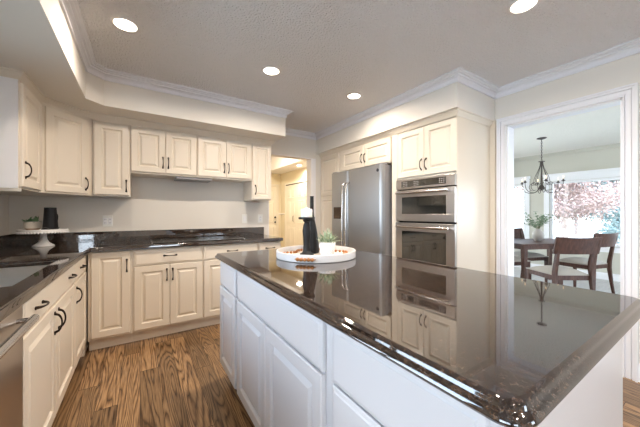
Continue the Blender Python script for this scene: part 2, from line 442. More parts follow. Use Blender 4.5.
# door casing of the dining opening
def casing(bm, y0, y1, z1, x, w, t=0.02, sgn=-1):
    # profiled casing in the plane x = const: three stepped strips, mitred at the corners
    def frame(o0, o1, tt):
        a = sorted((x, x + sgn * tt))
        box(bm, a[0], a[1], y0 - o1, y0 - o0, 0, z1 + o1); box(bm, a[0], a[1], y1 + o0, y1 + o1, 0, z1 + o1)
        box(bm, a[0], a[1], y0 - o0, y1 + o0, z1 + o0, z1 + o1)
    frame(0.003, 0.012, t * .85); frame(0.012, 0.018, t * .35); frame(0.018, 0.044, t * .55); frame(0.044, 0.050, t * .3); frame(0.050, w - 0.012, t * .85); frame(w - .012, w, t * 1.2)
bm = BM(); casing(bm, DY0, DY1, DZ, 3.0, 0.078, 0.030, -1); casing(bm, DY0, DY1, DZ, 3.12, 0.078, 0.022, 1)
box(bm, 2.998, 3.122, DY0, DY0 + .012, 0, DZ); box(bm, 2.998, 3.122, DY1 - .012, DY1, 0, DZ); box(bm, 2.998, 3.122, DY0, DY1, DZ - .012, DZ)
struct('trim_3', bm, M['cool'], 'white casing around the dining room doorway')
# corner boards between soffit cabinet and casing, baseboards
def base(bm, path, side=1, h=0.125):
    sweep(bm, path, [(0, 0), (0.016, 0), (0.016, h - .03), (0.012, h - .012), (0.006, h), (0, h)], side)
bm = BM(); base(bm, [(3.0, DY0 - .078), (3.0, -3.1), (1.85, -3.1)]); struct('baseboard_right', bm, M['white'])
bm = BM(); base(bm, [(7.1, 4.6), (7.1, -2.6), (3.12, -2.6)]); struct('baseboard_dining', bm, M['white'])
bm = BM(); base(bm, [(1.0, 7.9), (2.68, 7.9)]); struct('baseboard_hall', bm, M['white'])
bm = BM(); sweep(bm, [(3.56, 7.9), (3.7, 7.9), (3.7, 7.52)], [(0, 1.17), (0.02, 1.18), (0.02, 1.2), (0, 1.21)])
struct('trim_4', bm, M['white'], 'chair rail in the hallway')
# passage edge trim on the end of the back wall
bm = BM(); box(bm, 1.51, 1.522, 3.64, 3.78, 0, 2.06); box(bm, 2.218, 2.23, 3.64, 3.78, 0, 2.06); box(bm, 1.51, 2.23, 3.64, 3.78, 2.05, 2.06)
box(bm, 2.23, 2.30, 3.636, 3.65, 0, 2.06)
struct('trim_5', bm, M['white'], 'white edge trim of the hallway passage')

# windows
def window(name, fixed, axis, a0, a1, z0, z1, mull, thick=0.05, label=None, railz=()):
    """axis 'x': window plane at x=fixed spanning y a0..a1; axis 'y': plane at y=fixed spanning x"""
    def bx(bm, p0, p1, q0, q1, d0, d1):
        if axis == 'x': box(bm, fixed + d0, fixed + d1, p0, p1, q0, q1)
        else: box(bm, p0, p1, fixed + d0, fixed + d1, q0, q1)
    bm = BM(); f = 0.045; h = thick / 2
    bx(bm, a0, a0 + f, z0, z1, -h, h); bx(bm, a1 - f, a1, z0, z1, -h, h)
    bx(bm, a0 + f, a1 - f, z0, z0 + f, -h, h); bx(bm, a0 + f, a1 - f, z1 - f, z1, -h, h)
    for mm in mull: bx(bm, mm - .025, mm + .025, z0 + f, z1 - f, -h, h)
    for rz in railz: bx(bm, a0 + f, a1 - f, rz - .02, rz + .02, -h * .8, h * .8)
    w = struct(name, bm, M['white'], label)
    edges = [a0 + f] + sum([[mm - .025, mm + .025] for mm in mull], []) + [a1 - f]
    for i in range(0, len(edges), 2):
        bm = BM(); bx(bm, edges[i], edges[i + 1], z0 + f, z1 - f, -.003, .003)
        obj('pane', bm, M['glass'], w)
    return w
w1 = window('window_1', -1.05, 'x', 0.8, 2.3, 1.06, 2.0, [1.55], label='white window above the sink')
w2 = window('window_2', 7.18, 'x', -2.0, 2.17, 0.60, 1.86, [0.1], label='wide picture window of the dining room')
w3 = window('window_3', 7.18, 'x', 2.60, 4.2, 0.60, 1.86, [3.4], label='left window of the dining room', railz=(1.2,))
w4 = window('door_3', -3.15, 'y', -2.2, -1.1, 0.0, 2.1, [-1.65], label='unseen white framed glass patio door behind the camera', railz=(.7, 1.4))  # placed from its reflection in the upstand, also added to light the room
window('window_added_6', -3.15, 'y', 1.7, 2.6, 1.2, 2.1, [2.15], label='added white rear window behind the camera')  # unseen window added to light the near end of the island
window('window_added_7', -2.45, 'x', -2.8, -.3, 0.4, 2.15, [-1.55], label='added wide window of the breakfast corner')  # unseen window added to light the left face of the island
window('window_added_4', 4.65, 'y', 3.9, 6.5, 0.1, 2.1, [5.2], label='added tall side window at the left of the dining room')  # out of view, added to brighten the dining room
window('window_added_5', -2.65, 'y', 3.9, 6.5, 0.1, 2.1, [5.2], label='added tall side window at the right of the dining room')  # added out of view as extra daylight for the dining room
# window casing / sill in the dining room
def wincasing(w, x, y0, y1, z0, z1, cw=.085):
    bm = BM()
    box(bm, x - .02, x, y0 - cw, y0, z0, z1); box(bm, x - .02, x, y1, y1 + cw, z0, z1)
    box(bm, x - .02, x, y0 - cw, y1 + cw, z1, z1 + .10); box(bm, x - .05, x, y0 - cw - .02, y1 + cw + .02, z1 + .10, z1 + .155)
    box(bm, x - .028, x, y0 - cw - .01, y1 + cw + .01, z1 + .05, z1 + .065)
    obj('window_casing', bm, M['white'], w)
    bm = BM(); box(bm, x - .07, x + .05, y0 - cw - .01, y1 + cw + .01, z0 - .03, z0); box(bm, x - .018, x, y0 - cw, y1 + cw, z0 - .10, z0 - .03)
    obj('window_sill', bm, M['white'], w)
wincasing(w2, 7.1, -2.0, 2.17, 0.60, 1.86); wincasing(w3, 7.1, 2.60, 4.2, 0.60, 1.86)

# hallway doors
def panel_door(name, width, label, loc, rz, knobs=(), frame=True):
    t = thing(name, label, 'door', loc, rz)
    del t['category']; del t['label']
    t['kind'] = 'structure'; t['label'] = label; t['category'] = 'door'
    bm = BM(); box(bm, 0, width, -0.02, 0.02, 0.01, 2.03)
    for (z0, z1) in ((0.22, 0.80), (0.95, 1.55), (1.66, 1.92)):
        for (x0, x1) in ((0.1, width / 2 - .045), (width / 2 + .045, width - .1)):
            ringpanel(bm, x0, x1, z0, z1, -0.0205)
    obj('door_leaf', bm, M['hdoor'], t)
    bm = BM(); cw = .07
    if frame: box(bm, -cw, 0, -.03, .0, 0, 2.04 + cw); box(bm, width, width + cw, -.03, .0, 0, 2.04 + cw); box(bm, 0, width, -.03, 0, 2.04, 2.04 + cw)
    obj('door_frame', bm, M['hdoor'], t) if frame else bm.free()
    for (kx, kz) in knobs:
        bm = BM(); sphere(bm, (kx, -.06, kz), .028); box(bm, kx - .012, kx + .012, -.06, -.02, kz - .012, kz + .012)
        obj('knob', bm, M['black'], t)
    return t
def ringpanel(bm, x0, x1, z0, z1, y, rings=((0, 0), (.012, .008), (.02, .008), (.045, .001))):
    """inset-and-raised panel drawn on plane y (front faces -y); depth pushes +y. Sits slightly proud of the slab."""
    loops = []
    for ins, dep in rings:
        yy = y - 0.009 + dep
        loops.append([bm.verts.new((a, yy, b)) for a, b in ((x0 + ins, z0 + ins), (x1 - ins, z0 + ins), (x1 - ins, z1 - ins), (x0 + ins, z1 - ins))])
    back = [bm.verts.new((a, y + .001, b)) for a, b in ((x0 - .006, z0 - .006), (x1 + .006, z0 - .006), (x1 + .006, z1 + .006), (x0 - .006, z1 + .006))]
    loops = [back] + loops
    for a, b in zip(loops, loops[1:]):
        for k in range(4): bm.faces.new((a[k], a[(k + 1) % 4], b[(k + 1) % 4], b[k]))
    bm.faces.new(loops[-1])
M['hdoor'] = mat('warm_white_door', (0.84, 0.79, 0.68), 0.45)
panel_door('door_1', 0.8, 'panelled entry door at the far end of the hallway with black knobs', (2.73, 7.88, 0), 0, ((0.745, 0.94), (0.745, 1.09)))
bm = BM()
d2 = panel_door('door_2', 0.66, 'cream panelled closet door on the right side of the hallway', (3.68, 7.45, 0), -PI / 2, frame=False)
d2b = panel_door('door_4', 0.66, 'nearer panelled closet door on the right side of the hallway', (3.68, 6.787, 0), -PI / 2, frame=False)
bm = BM(); box(bm, 3.65, 3.70, 7.455, 7.53, 0, 2.11); box(bm, 3.65, 3.70, 6.05, 6.125, 0, 2.11); box(bm, 3.65, 3.70, 6.125, 7.455, 2.06, 2.11)
struct('trim_11', bm, M['hdoor'])
bm = BM(); box(bm, 3.655, 3.70, 6.125, 7.455, 2.034, 2.058); struct('trim_6', bm, M['bronze'], 'dark track over the closet doors')
bm = BM(); tube(bm, [(3.62, 6.90, .98), (3.60, 6.90, 1.0), (3.60, 6.90, 1.12), (3.62, 6.90, 1.14)], .008)
h = obj('door_handle', bm, M['bronze']); h.parent = d2; h.matrix_parent_inverse = (Matrix.Translation((3.68, 7.45, 0)) @ Matrix.Rotation(-PI / 2, 4, 'Z')).inverted()

# ------------------------------------------------------------------ cabinet parts
def door_mesh(w, hgt, t=0.019, stile=0.055):
    """raised panel door, lower-left at origin, front at y=0, back at y=t"""
    bm = BM()
    rings = [(0, t), (0, 0.004), (0.004, 0.0), (stile, 0.0), (stile + .003, .003), (stile + .008, .0135), (stile + .016, .0145), (stile + .034, .0025)]
    loops = []
    for ins, y in rings:
        loops.append([bm.verts.new((a, y, b)) for a, b in ((ins, ins), (w - ins, ins), (w - ins, hgt - ins), (ins, hgt - ins))])
    for a, b in zip(loops, loops[1:]):
        for k in range(4): bm.faces.new((a[k], a[(k + 1) % 4], b[(k + 1) % 4], b[k]))
    bm.faces.new(loops[-1]); bm.faces.new(list(reversed(loops[0])))
    return bm
def drawer_mesh(w, hgt, t=0.019):
    bm = BM()
    rings = [(0, t), (0, 0.007), (0.003, 0.005), (0.012, 0.003), (0.016, 0.0)]
    loops = []
    for ins, y in rings:
        loops.append([bm.verts.new((a, y, b)) for a, b in ((ins, ins), (w - ins, ins), (w - ins, hgt - ins), (ins, hgt - ins))])
    for a, b in zip(loops, loops[1:]):
        for k in range(4): bm.faces.new((a[k], a[(k + 1) % 4], b[(k + 1) % 4], b[k]))
    bm.faces.new(loops[-1]); bm.faces.new(list(reversed(loops[0])))
    return bm
def pull_mesh(vertical=True, ln=0.10, out=0.030):
    bm = BM(); pts = []; rad = []
    for i in range(13):
        s = -1 + 2 * i / 12
        a = s * ln / 2; y = -out * (1 - s * s) ** 0.5 if abs(s) < 1 else 0.0
        pts.append((0, y, a) if vertical else (a, y, 0)); rad.append(.0038 + .0035 * abs(s) ** 3)
    tube(bm, pts, rad, 8)
    for s in (-1, 1):
        c = (0, -.003, s * (ln / 2 + .002)) if vertical else (s * (ln / 2 + .002), -.003, 0)
        sphere(bm, c, .0085, 10, 6, (1, .45, 1.25) if vertical else (1.25, .45, 1))
    bmesh.ops.recalc_face_normals(bm, faces=bm.faces[:])
    me = bpy.data.meshes.new('handle'); bm.to_mesh(me); bm.free(); me.materials.append(M['bronze']); me.shade_smooth()
    return me
PV, PH = pull_mesh(True), pull_mesh(False)
def cabinet(name, label, loc, rz, width, fronts, z0, z1, depth, m, cat='cabinet', toe=True, body=None, group=None, side_ext=None):
    """local x = width, front face of doors at y=0, body behind"""
    t = thing(name, label, cat, loc, rz, group)
    bm = BM()
    if body: body(bm)
    else:
        zb = 0.105 if toe else z0
        box(bm, 0.0005, width - .0005, 0.02, depth, zb, z1)
        if toe: box(bm, 0.0005, width - .0005, 0.085, depth, 0.0, zb)
        if side_ext: side_ext(bm)
    obj('body', bm, m, t)
    for f in fronts:
        kind, x0, x1, a, b, hs = f
        mb = door_mesh(x1 - x0, b - a, stile=0.055 if (x1 - x0) > .25 else 0.045) if kind == 'door' else drawer_mesh(x1 - x0, b - a)
        d = obj(kind, mb, m, t, loc=(x0, 0, a))
        for (hx, hz, v) in hs:
            h_ = bpy.data.objects.new('handle', PV if v else PH); COL.objects.link(h_)
            h_.parent = d; h_.location = (hx - x0, 0, hz - a)
    return t

CZ = 0.877   # underside of counters
FY = 3.04
def bx_cab(label, xa, xb, fr): return cabinet('base_cabinet', label, (xa, FY, 0), 0, xb - xa, [(k, p - xa, q - xa, a, b, [(hx - xa, hz, v) for hx, hz, v in hs]) for k, p, q, a, b, hs in fr], 0, CZ, 0.605, M['cream'], group='base cabinets along the back wall')
bx_cab('cream base cabinet with one full height door in the left corner of the back run', -0.374, -0.063,
       [('door', -.352, -.080, .125, .868, [(-.100, .735, True)])])
bx_cab('cream base cabinet, drawer over two doors, next to the full height corner door', -0.063, 0.547,
       [('drawer', -.046, .540, .721, .868, [(.247, .80, False)]), ('door', -.046, .2415, .125, .713, [(.217, .615, True)]), ('door', .2445, .540, .125, .713, [(.268, .615, True)])])
bx_cab('cream base cabinet with a drawer over two doors, partly behind the island corner', 0.547, 1.146,
       [('drawer', .554, 1.139, .721, .868, [(.846, .80, False)]), ('door', .554, .845, .125, .713, [(.820, .615, True)]), ('door', .848, 1.139, .125, .713, [(.873, .615, True)])])
bx_cab('narrow cream base cabinet at the passage end of the back run', 1.146, 1.43,
       [('drawer', 1.155, 1.42, .721, .868, [(1.287, .80, False)]), ('door', 1.155, 1.42, .125, .713, [(1.18, .615, True)])])

LX = -0.375
def left_cab(label, ya, yb, fr, yend=None, body=None):
    se = None
    if yend: se = lambda bm: box(bm, yb - ya + .0005, yend - ya, 0.02, 0.615, 0.0, CZ)
    return cabinet('base_cabinet', label, (LX, ya, 0), PI / 2, yb - ya, [(k, p - ya, q - ya, a, b, [(hx - ya, hz, v) for hx, hz, v in hs]) for k, p, q, a, b, hs in fr], 0, CZ, 0.615, M['cream'], group='base cabinets along the sink wall', side_ext=se, body=body)
def sink_body(bm):     # open-topped carcass that leaves room for the sink bowls
    w = 2.510 - 1.500
    box(bm, .0005, w - .0005, .02, .045, .105, CZ); box(bm, .0005, .02, .045, .615, .105, CZ); box(bm, w - .02, w - .0005, .045, .615, .105, CZ)
    box(bm, .02, w - .02, .59, .615, .105, CZ); box(bm, .02, w - .02, .045, .59, .105, .125); box(bm, .0005, w - .0005, .085, .615, 0, .105)
left_cab('cream sink cabinet with a false drawer front over two doors, beside the dishwasher', 1.500, 2.510,
         [('drawer', 1.512, 2.500, .729, .868, [(1.70, .80, False), (2.36, .80, False)]), ('door', 1.512, 2.004, .125, .721, [(1.965, .63, True)]), ('door', 2.008, 2.500, .125, .721, [(2.045, .63, True)])], body=sink_body)
left_cab('narrow cream base cabinet with a drawer over one door in the sink wall corner', 2.511, 3.030,
         [('drawer', 2.520, 2.990, .729, .868, [(2.755, .80, False)]), ('door', 2.520, 2.990, .125, .721, [(2.56, .63, True)])], yend=3.645)
left_cab('cream base cabinet on the near side of the dishwasher', 0.25, 0.888, [('drawer', .26, .88, .729, .868, [(.57, .80, False)]), ('door', .26, .568, .125, .721, [(.54, .63, True)]), ('door', .572, .88, .125, .721, [(.60, .63, True)])])

# dishwasher
dw = thing('dishwasher', 'stainless steel dishwasher with a bar handle under the sink counter', 'dishwasher', (LX, 0.892, 0), PI / 2)
bm = BM(); box(bm, 0, .604, .03, .60, .1, CZ - .004); box(bm, .0, .604, .09, .6, 0, .1); obj('body', bm, M['sidegrey'], dw)
bm = BM(); box(bm, .003, .601, -.004, .03, .115, .862, .006); obj('door', bm, M['steel'], dw, 40)
bm = BM(); tube(bm, [(.05, -.045, .815), (.554, -.045, .815)], .014, 12)
for s in (.07, .534): tube(bm, [(s, -.045, .815), (s, -.004, .815)], .009, 8)
obj('handle', bm, M['steelh'], dw, 40)

# ---- wall cabinets
UY = 3.30; UZ1 = 2.10
def upper(label, xa, xb, fr, z0):
    return cabinet('wall_cabinet', label, (xa, UY, 0), 0, xb - xa, [(k, p - xa, q - xa, a, b, [(hx - xa, hz, v) for hx, hz, v in hs]) for k, p, q, a, b, hs in fr], z0, UZ1 + .036, 0.345, M['cream'], toe=False, group='wall cabinets along the back wall')
upper('tall cream wall cabinet with a single door beside the corner cabinet', -0.372, -0.080, [('door', -.360, -.090, 1.385, 2.07, [(-.113, 1.475, True)])], 1.372)
upper('short cream wall cabinet with two doors, left one over the cooktop', -0.078, 0.530, [('door', -.072, .222, 1.626, 2.07, [(.200, 1.735, True)]), ('door', .226, .524, 1.626, 2.07, [(.250, 1.735, True)])], 1.61)
upper('short cream wall cabinet with two doors, right one over the cooktop', 0.532, 1.158, [('door', .540, .845, 1.626, 2.07, [(.823, 1.735, True)]), ('door', .849, 1.150, 1.626, 2.07, [(.873, 1.735, True)])], 1.61)
upper('tall narrow cream wall cabinet at the passage end', 1.160, 1.418, [('door', 1.170, 1.408, 1.385, 2.07, [(1.200, 1.50, True)])], 1.372)
# corner wall cabinet
cc = thing('wall_cabinet', 'diagonal cream corner wall cabinet above the cake stand', 'cabinet', (-0.648, 3.042, 0), R(45))
ci = (Matrix.Translation((-0.648, 3.042, 0)) @ Matrix.Rotation(R(45), 4, 'Z')).inverted()
bm = BM(); prism(bm, [(-.995, 3.645), (-.995, 3.045), (-.662, 3.045), (-.376, 3.331), (-.376, 3.645)], 1.372, UZ1 + .036)
bm.transform(ci); obj('body', bm, M['cream'], cc)
dd = obj('door', door_mesh(.335, 2.07 - 1.385), M['cream'], cc, loc=(.02, -.001, 1.385))
h_ = bpy.data.objects.new('handle', PV); COL.objects.link(h_); h_.parent = dd; h_.location = (.308, 0, .09)
# left wall cabinet next to the window
wlc = cabinet('wall_cabinet', 'cream wall cabinet with white end panel on the sink wall', (-0.65, 2.60, 0), PI / 2, 0.440, [('door', .012, .428, 1.385, 2.07, [(.05, 1.50, True)])], 1.372, UZ1 + .036, 0.345, M['cream'], toe=False)
bm = BM(); box(bm, -.007, -.0005, .02, .345, 1.372, 2.085); ep = obj('end_panel', bm, M['white'], wlc); ep['label'] = 'plain white end panel'
# crown of the wall cabinets
ccp = [(0, 2.085), (0.006, 2.085), (0.010, 2.098), (0.022, 2.108), (0.028, 2.124), (0.036, 2.128), (0.036, 2.1395), (0, 2.1395)]
bm = BM(); sweep(bm, [(-.995, 2.60), (-.67, 2.60), (-.67, 3.050), (-.400, 3.320), (1.418, 3.320), (1.418, 3.645)], ccp)
struct('trim_7', bm, M['cream'], 'cream crown along the top of the wall cabinets', smooth=35)
# light rail under the back cabinets
bm = BM(); box(bm, -.995, -.66, 2.604, 2.62, 1.35, 1.372)
struct('trim_8', bm, M['cream'])
# vent hood insert under the cabinets
bm = BM(); box(bm, .33, .70, 3.34, 3.60, 1.583, 1.609, .004); rh = obj('range_hood', bm, M['sidegrey'])
tag(rh, 'slim grey vent insert under the short wall cabinets', 'range hood')

# ------------------------------------------------------------------ counters
def counter_mesh(xs, ys, keep, z0, z1):
    bm = BM(); vg = {}
    def v(i, j):
        if (i, j) not in vg: vg[(i, j)] = bm.verts.new((xs[i], ys[j], z1))
        return vg[(i, j)]
    for i in range(len(xs) - 1):
        for j in range(len(ys) - 1):
            if keep((xs[i] + xs[i + 1]) / 2, (ys[j] + ys[j + 1]) / 2):
                bm.faces.new((v(i, j), v(i + 1, j), v(i + 1, j + 1), v(i, j + 1)))
    top = bm.faces[:]
    r = bmesh.ops.extrude_face_region(bm, geom=top)
    for e in r['geom']:
        if isinstance(e, bmesh.types.BMVert): e.co.z = z0
    bmesh.ops.recalc_face_normals(bm, faces=bm.faces[:])
    es = [e for e in bm.edges if len(e.link_faces) == 2 and e.calc_face_angle(0) > 0.5 and not (abs(e.verts[0].co.z - z0) < 1e-5 and abs(e.verts[1].co.z - z0) < 1e-5)]
    bmesh.ops.bevel(bm, geom=es, offset=.007, segments=3, profile=.5, affect='EDGES')
    return bm
SX0, SX1, SY0, SY1 = -0.84, -0.435, 1.60, 2.42
cx = [-0.998, SX0, SX1, -0.352, 1.442]; cy = [0.25, SY0, SY1, 3.010, 3.648]
def keepc(x, y):
    if x > -0.352 and y < 3.010: return False
    if SX0 < x < SX1 and SY0 < y < SY1: return False
    return True
ct = flat_top(obj('countertop', counter_mesh(cx, cy, keepc, .878, .915), M['granite'], smooth=30))
tag(ct, 'polished dark brown granite worktop along the sink wall and back wall', 'countertop')
bs = BM(); box(bs, -.976, 1.442, 3.628, 3.648, .9155, 1.017, .002); box(bs, -.998, -.977, .25, 3.648, .9155, 1.017, .002)
tag(obj('backsplash', bs, M['granite']), 'low dark granite upstand behind the L-shaped worktop', 'backsplash')

# sink
sk = thing('sink', 'stainless double bowl sink set under the granite by the dishwasher', 'sink', ((SX0 + SX1) / 2, (SY0 + SY1) / 2, .877))
def bowl(y0, y1, nm):
    bm = BM(); hx = (SX1 - SX0) / 2 - .002; d = .19
    prof = [(0, 0), (.002, -d * .85), (.02, -d * .97), (.05, -d)]
    loops = []
    for ins, z in prof:
        x0, x1, a, b = -hx + ins, hx - ins, y0 + ins, y1 - ins
        r = .045; lp = []
        for (qx, qy, st) in ((x1 - r, b - r, 0), (x0 + r, b - r, 90), (x0 + r, a + r, 180), (x1 - r, a + r, 270)):
            for k in range(5):
                an = R(st + 22.5 * k); lp.append(bm.verts.new((qx + r * math.cos(an), qy + r * math.sin(an), z)))
        loops.append(lp)
    for a, b in zip(loops, loops[1:]):
        for k in range(len(a)): bm.faces.new((a[k], a[(k + 1) % len(a)], b[(k + 1) % len(a)], b[k]))
    bm.faces.new(loops[-1])
    o = obj(nm, bm, M['sinksteel'], sk, 50)
    md = o.modifiers.new('thick', 'SOLIDIFY'); md.thickness = .002
    bm = BM(); lathe(bm, [(.0, .003), (.04, .003), (.043, .0)], 20, (0, (y0 + y1) / 2, -d + .003), caps=False)
    obj('drain', bm, M['steelh'], sk, 40)
hy = (SY1 - SY0) / 2 - .002
bowl(-hy, -.012, 'bowl'); bowl(.012, hy, 'bowl')

# cooktop
ck = thing('cooktop', 'black glass cooktop with steel end trims set in the back worktop', 'cooktop', (.545, 3.31, .9155))
bm = BM(); box(bm, -.44, .44, -.24, .22, 0, .006, .002); obj('glass_top', bm, M['cooktop'], ck)
for s in (-1, 1):
    bm = BM(); box(bm, s * .447 - .006, s * .447 + .006, -.24, .22, 0, .009, .002); obj('side_trim', bm, M['steelh'], ck)
M['burner'] = mat('burner_print', (.12, .12, .12), .3)
for (bx_, by_, br) in ((-.28, .10, .08), (-.26, -.12, .095), (.26, .10, .095), (.28, -.12, .08), (0, 0, .11)):
    bm = BM(); lathe(bm, [(br - .003, .0062), (br - .003, .0066), (br, .0066), (br, .0062)], 32, caps=False)
    o = obj('burner_ring', bm, M['burner'], ck, loc=(bx_, by_, 0))

# ------------------------------------------------------------------ island
IX = 0.485
def isl(label, y_hi, y_lo, fr, body=None):
    f2 = [(k, y_hi - p, y_hi - q, a, b, []) for k, p, q, a, b in fr]
    return cabinet('island_cabinet', label, (IX, y_hi, 0), -PI / 2, y_hi - y_lo, f2, 0, CZ, 0.85, M['island'], group='white cabinets of the island', body=body)
isl('narrow white island cabinet with one door at the far end', 2.085, 1.690, [('drawer', 2.072, 1.700, .693, .862), ('door', 2.072, 1.700, .125, .685)])
isl('wide white island cabinet with one long drawer over two doors', 1.690, 0.708, [('drawer', 1.655, .735, .693, .862), ('door', 1.655, 1.210, .125, .685), ('door', 1.205, .735, .125, .685)])
isl('white island drawer bank at the end nearest the camera', 0.708, 0.212, [('drawer', .680, .236, .693, .862), ('drawer', .680, .236, .414, .685), ('drawer', .680, .236, .125, .406)],
    body=lambda bm: (box(bm, .0005, .4955, .02, .85, .0, CZ),))
def rrect(x0, x1, y0, y1, rs, n=6):
    pts = []
    for (cx_, cy_, st, r) in ((x1, y1, 0, rs[0]), (x0, y1, 90, rs[1]), (x0, y0, 180, rs[2]), (x1, y0, 270, rs[3])):
        sx_ = -1 if cx_ == x1 else 1; sy_ = -1 if cy_ == y1 else 1
        ox, oy = cx_ + sx_ * r, cy_ + sy_ * r
        for k in range(n + 1):
            a = R(st + 90 * k / n); pts.append((ox + r * math.cos(a), oy + r * math.sin(a)))
    return pts
bm = BM()
outer = (0.455, 1.462, 0.165, 2.110); rad = (.05, .02, .05, .055)
prof = [(.030, .878), (.010, .878), (.003, .882), (.0, .889), (.003, .897), (.010, .901), (.0125, .9035), (.0135, .909), (.018, .9135), (.026, .915)]
loops = []
for ins, z in prof:
    pl = rrect(outer[0] + ins, outer[1] - ins, outer[2] + ins, outer[3] - ins, [max(.004, r - ins) for r in rad], 12)
    loops.append([bm.verts.new((x, y, z)) for x, y in pl])
for a, b in zip(loops, loops[1:]):
    for k in range(len(a)): bm.faces.new((a[k], a[(k + 1) % len(a)], b[(k + 1) % len(a)], b[k]))
bm.faces.new(loops[-1]); bm.faces.new(list(reversed(loops[0])))
tag(flat_top(obj('island_countertop', bm, M['granite'], smooth=40)), 'large polished dark granite island top with moulded edge', 'countertop')

# ------------------------------------------------------------------ tall cabinets, fridge, ovens (right side, facing -X)
RX = 2.38
def right(y): return y
def tall(label, y_hi, y_lo, fr, body):
    return cabinet('tall_cabinet', label, (RX, y_hi, 0), -PI / 2, y_hi - y_lo, [(k, y_hi - p, y_hi - q, a, b, [(y_hi - hx, hz, v) for hx, hz, v in hs]) for k, p, q, a, b, hs in fr], 0, 2.1, .61, M['cream'], body=body)
OY1, OY0 = 2.152, 1.392
def oven_body(bm):
    w = OY1 - OY0
    box(bm, 0, .076, .0, .615, 0, 2.136); box(bm, w - .004, w, .0, .615, 0, 2.136)
    box(bm, .076, w - .004, .02, .615, 1.568, 2.136); box(bm, .076, w - .004, .02, .615, .105, .50); box(bm, .076, w - .004, .085, .615, 0, .105)
    box(bm, .076, w - .004, .595, .615, .5, 1.568)
tall('cream tall cabinet housing the double wall oven', OY1, OY0,
     [('door', 2.076, 1.739, 1.590, 2.078, [(1.765, 1.70, True)]), ('door', 1.735, 1.398, 1.590, 2.078, [(1.709, 1.70, True)]),
      ('drawer', 2.076, 1.398, .13, .47, [(1.737, .40, False)])], oven_body)
def pantry_body(bm): box(bm, 0, .505, .02, .615, .105, 2.136); box(bm, 0, .505, .085, .615, 0, .105)
tall('narrow cream pantry cabinet between the passage and the fridge', 3.645, 3.140,
     [('door', 3.62, 3.155, 1.475, 2.078, []), ('door', 3.62, 3.155, .13, 1.462, [])], pantry_body)
def over_body(bm): box(bm, 0, .983, .02, .615, 1.79, 2.136)
cabinet('wall_cabinet', 'cream cabinet with two doors above the steel fridge', (RX, 3.138, 0), -PI / 2, .983,
        [('door', .055, .508, 1.80, 2.078, [(.480, 1.91, True)]), ('door', .512, .965, 1.80, 2.078, [(.540, 1.91, True)])], 1.79, 2.136, .615, M['cream'], toe=False, body=over_body)
bm = BM(); sweep(bm, [(RX + .02, 3.645), (RX + .02, 2.153), (RX, 2.153), (RX, OY0), (2.995, OY0)], ccp)
struct('trim_9', bm, M['cream'], 'cream crown along the tall cabinets', smooth=35)
bm = BM(); box(bm, 2.975, 3.0, 1.345, 1.391, 0, 2.14); struct('trim_10', bm, M['cream'])

# fridge
FX = 2.23
fr = thing('refrigerator', 'stainless steel side by side fridge with dark water dispenser', 'refrigerator', (FX, 3.128, 0), -PI / 2)
W = .950
bm = BM(); box(bm, 0.004, W - .004, .075, .74, .015, 1.755, .004); obj('body', bm, M['sidegrey'], fr)
def fdoor(x0, x1, nm):
    bm = BM(); seg = []
    n = 10; bow = .014
    pts = []
    r = .03
    for k in range(5): a = R(180 - 0 - 22.5 * k); pts.append((x0 + r + r * math.cos(a), .03 - r * math.sin(a) + .0))
    pts = [(x0, .07)] + pts
    for k in range(5): a = R(90 - 22.5 * k); pts.append((x1 - r + r * math.cos(a), .03 - r * math.sin(a)))
    pts.append((x1, .07))
    prism(bm, pts, .06, 1.757)
    return obj(nm, bm, M['fridge'], fr, 25)
fz = fdoor(0, .367, 'freezer_door'); fd = fdoor(.373, W, 'fridge_door')
def fhandle(x, par):
    bm = BM(); pts = []
    pts = [(x, .0, 1.60), (x, -.035, 1.585), (x, -.055, 1.55)] + [(x, -.055 - .012 * math.sin(PI * k / 10), 1.55 - 1.0 * k / 10) for k in range(1, 10)] + [(x, -.055, .55), (x, -.035, .515), (x, 0, .50)]
    tube(bm, pts, .0125, 10); obj('handle', bm, M['steelh'], par, 60)
fhandle(.335, fz); fhandle(.405, fd)
dp = BM(); box(dp, .06, .255, -.006, .0, 1.00, 1.30, .003); 
dpo = obj('dispenser', dp, M['fridge'], fz)
dp = BM(); box(dp, .075, .240, -.009, -.005, 1.135, 1.29, .003); obj('control_panel', dp, mat('dark_brown_panel', (.035, .022, .018), .2), fz)
dp = BM(); box(dp, .075, .240, -.0075, -.005, 1.01, 1.13); obj('recess', dp, M['fridge'], fz)
bm = BM(); lathe(bm, [(0, 0), (.017, 0), (.019, .002), (.019, .004), (.015, .004), (.015, .003), (0, .003)], 24, caps=False)
bm.transform(Matrix.Rotation(R(90), 4, 'X'))
obj('emblem', bm, mat('emblem_dark', (.05, .05, .06), .3, .6), fd, loc=(.373 + .53, 0, 1.692))
bm = BM(); box(bm, W - .10, W - .01, .02, .12, 1.757, 1.775, .004); obj('hinge_cover', bm, M['sidegrey'], fr)
bm = BM(); box(bm, .01, .10, .02, .12, 1.757, 1.775, .004); obj('hinge_cover', bm, M['sidegrey'], fr)
bm = BM(); box(bm, .02, W - .02, .03, .075, .0, .055); obj('base_grille', bm, M['black'], fr)

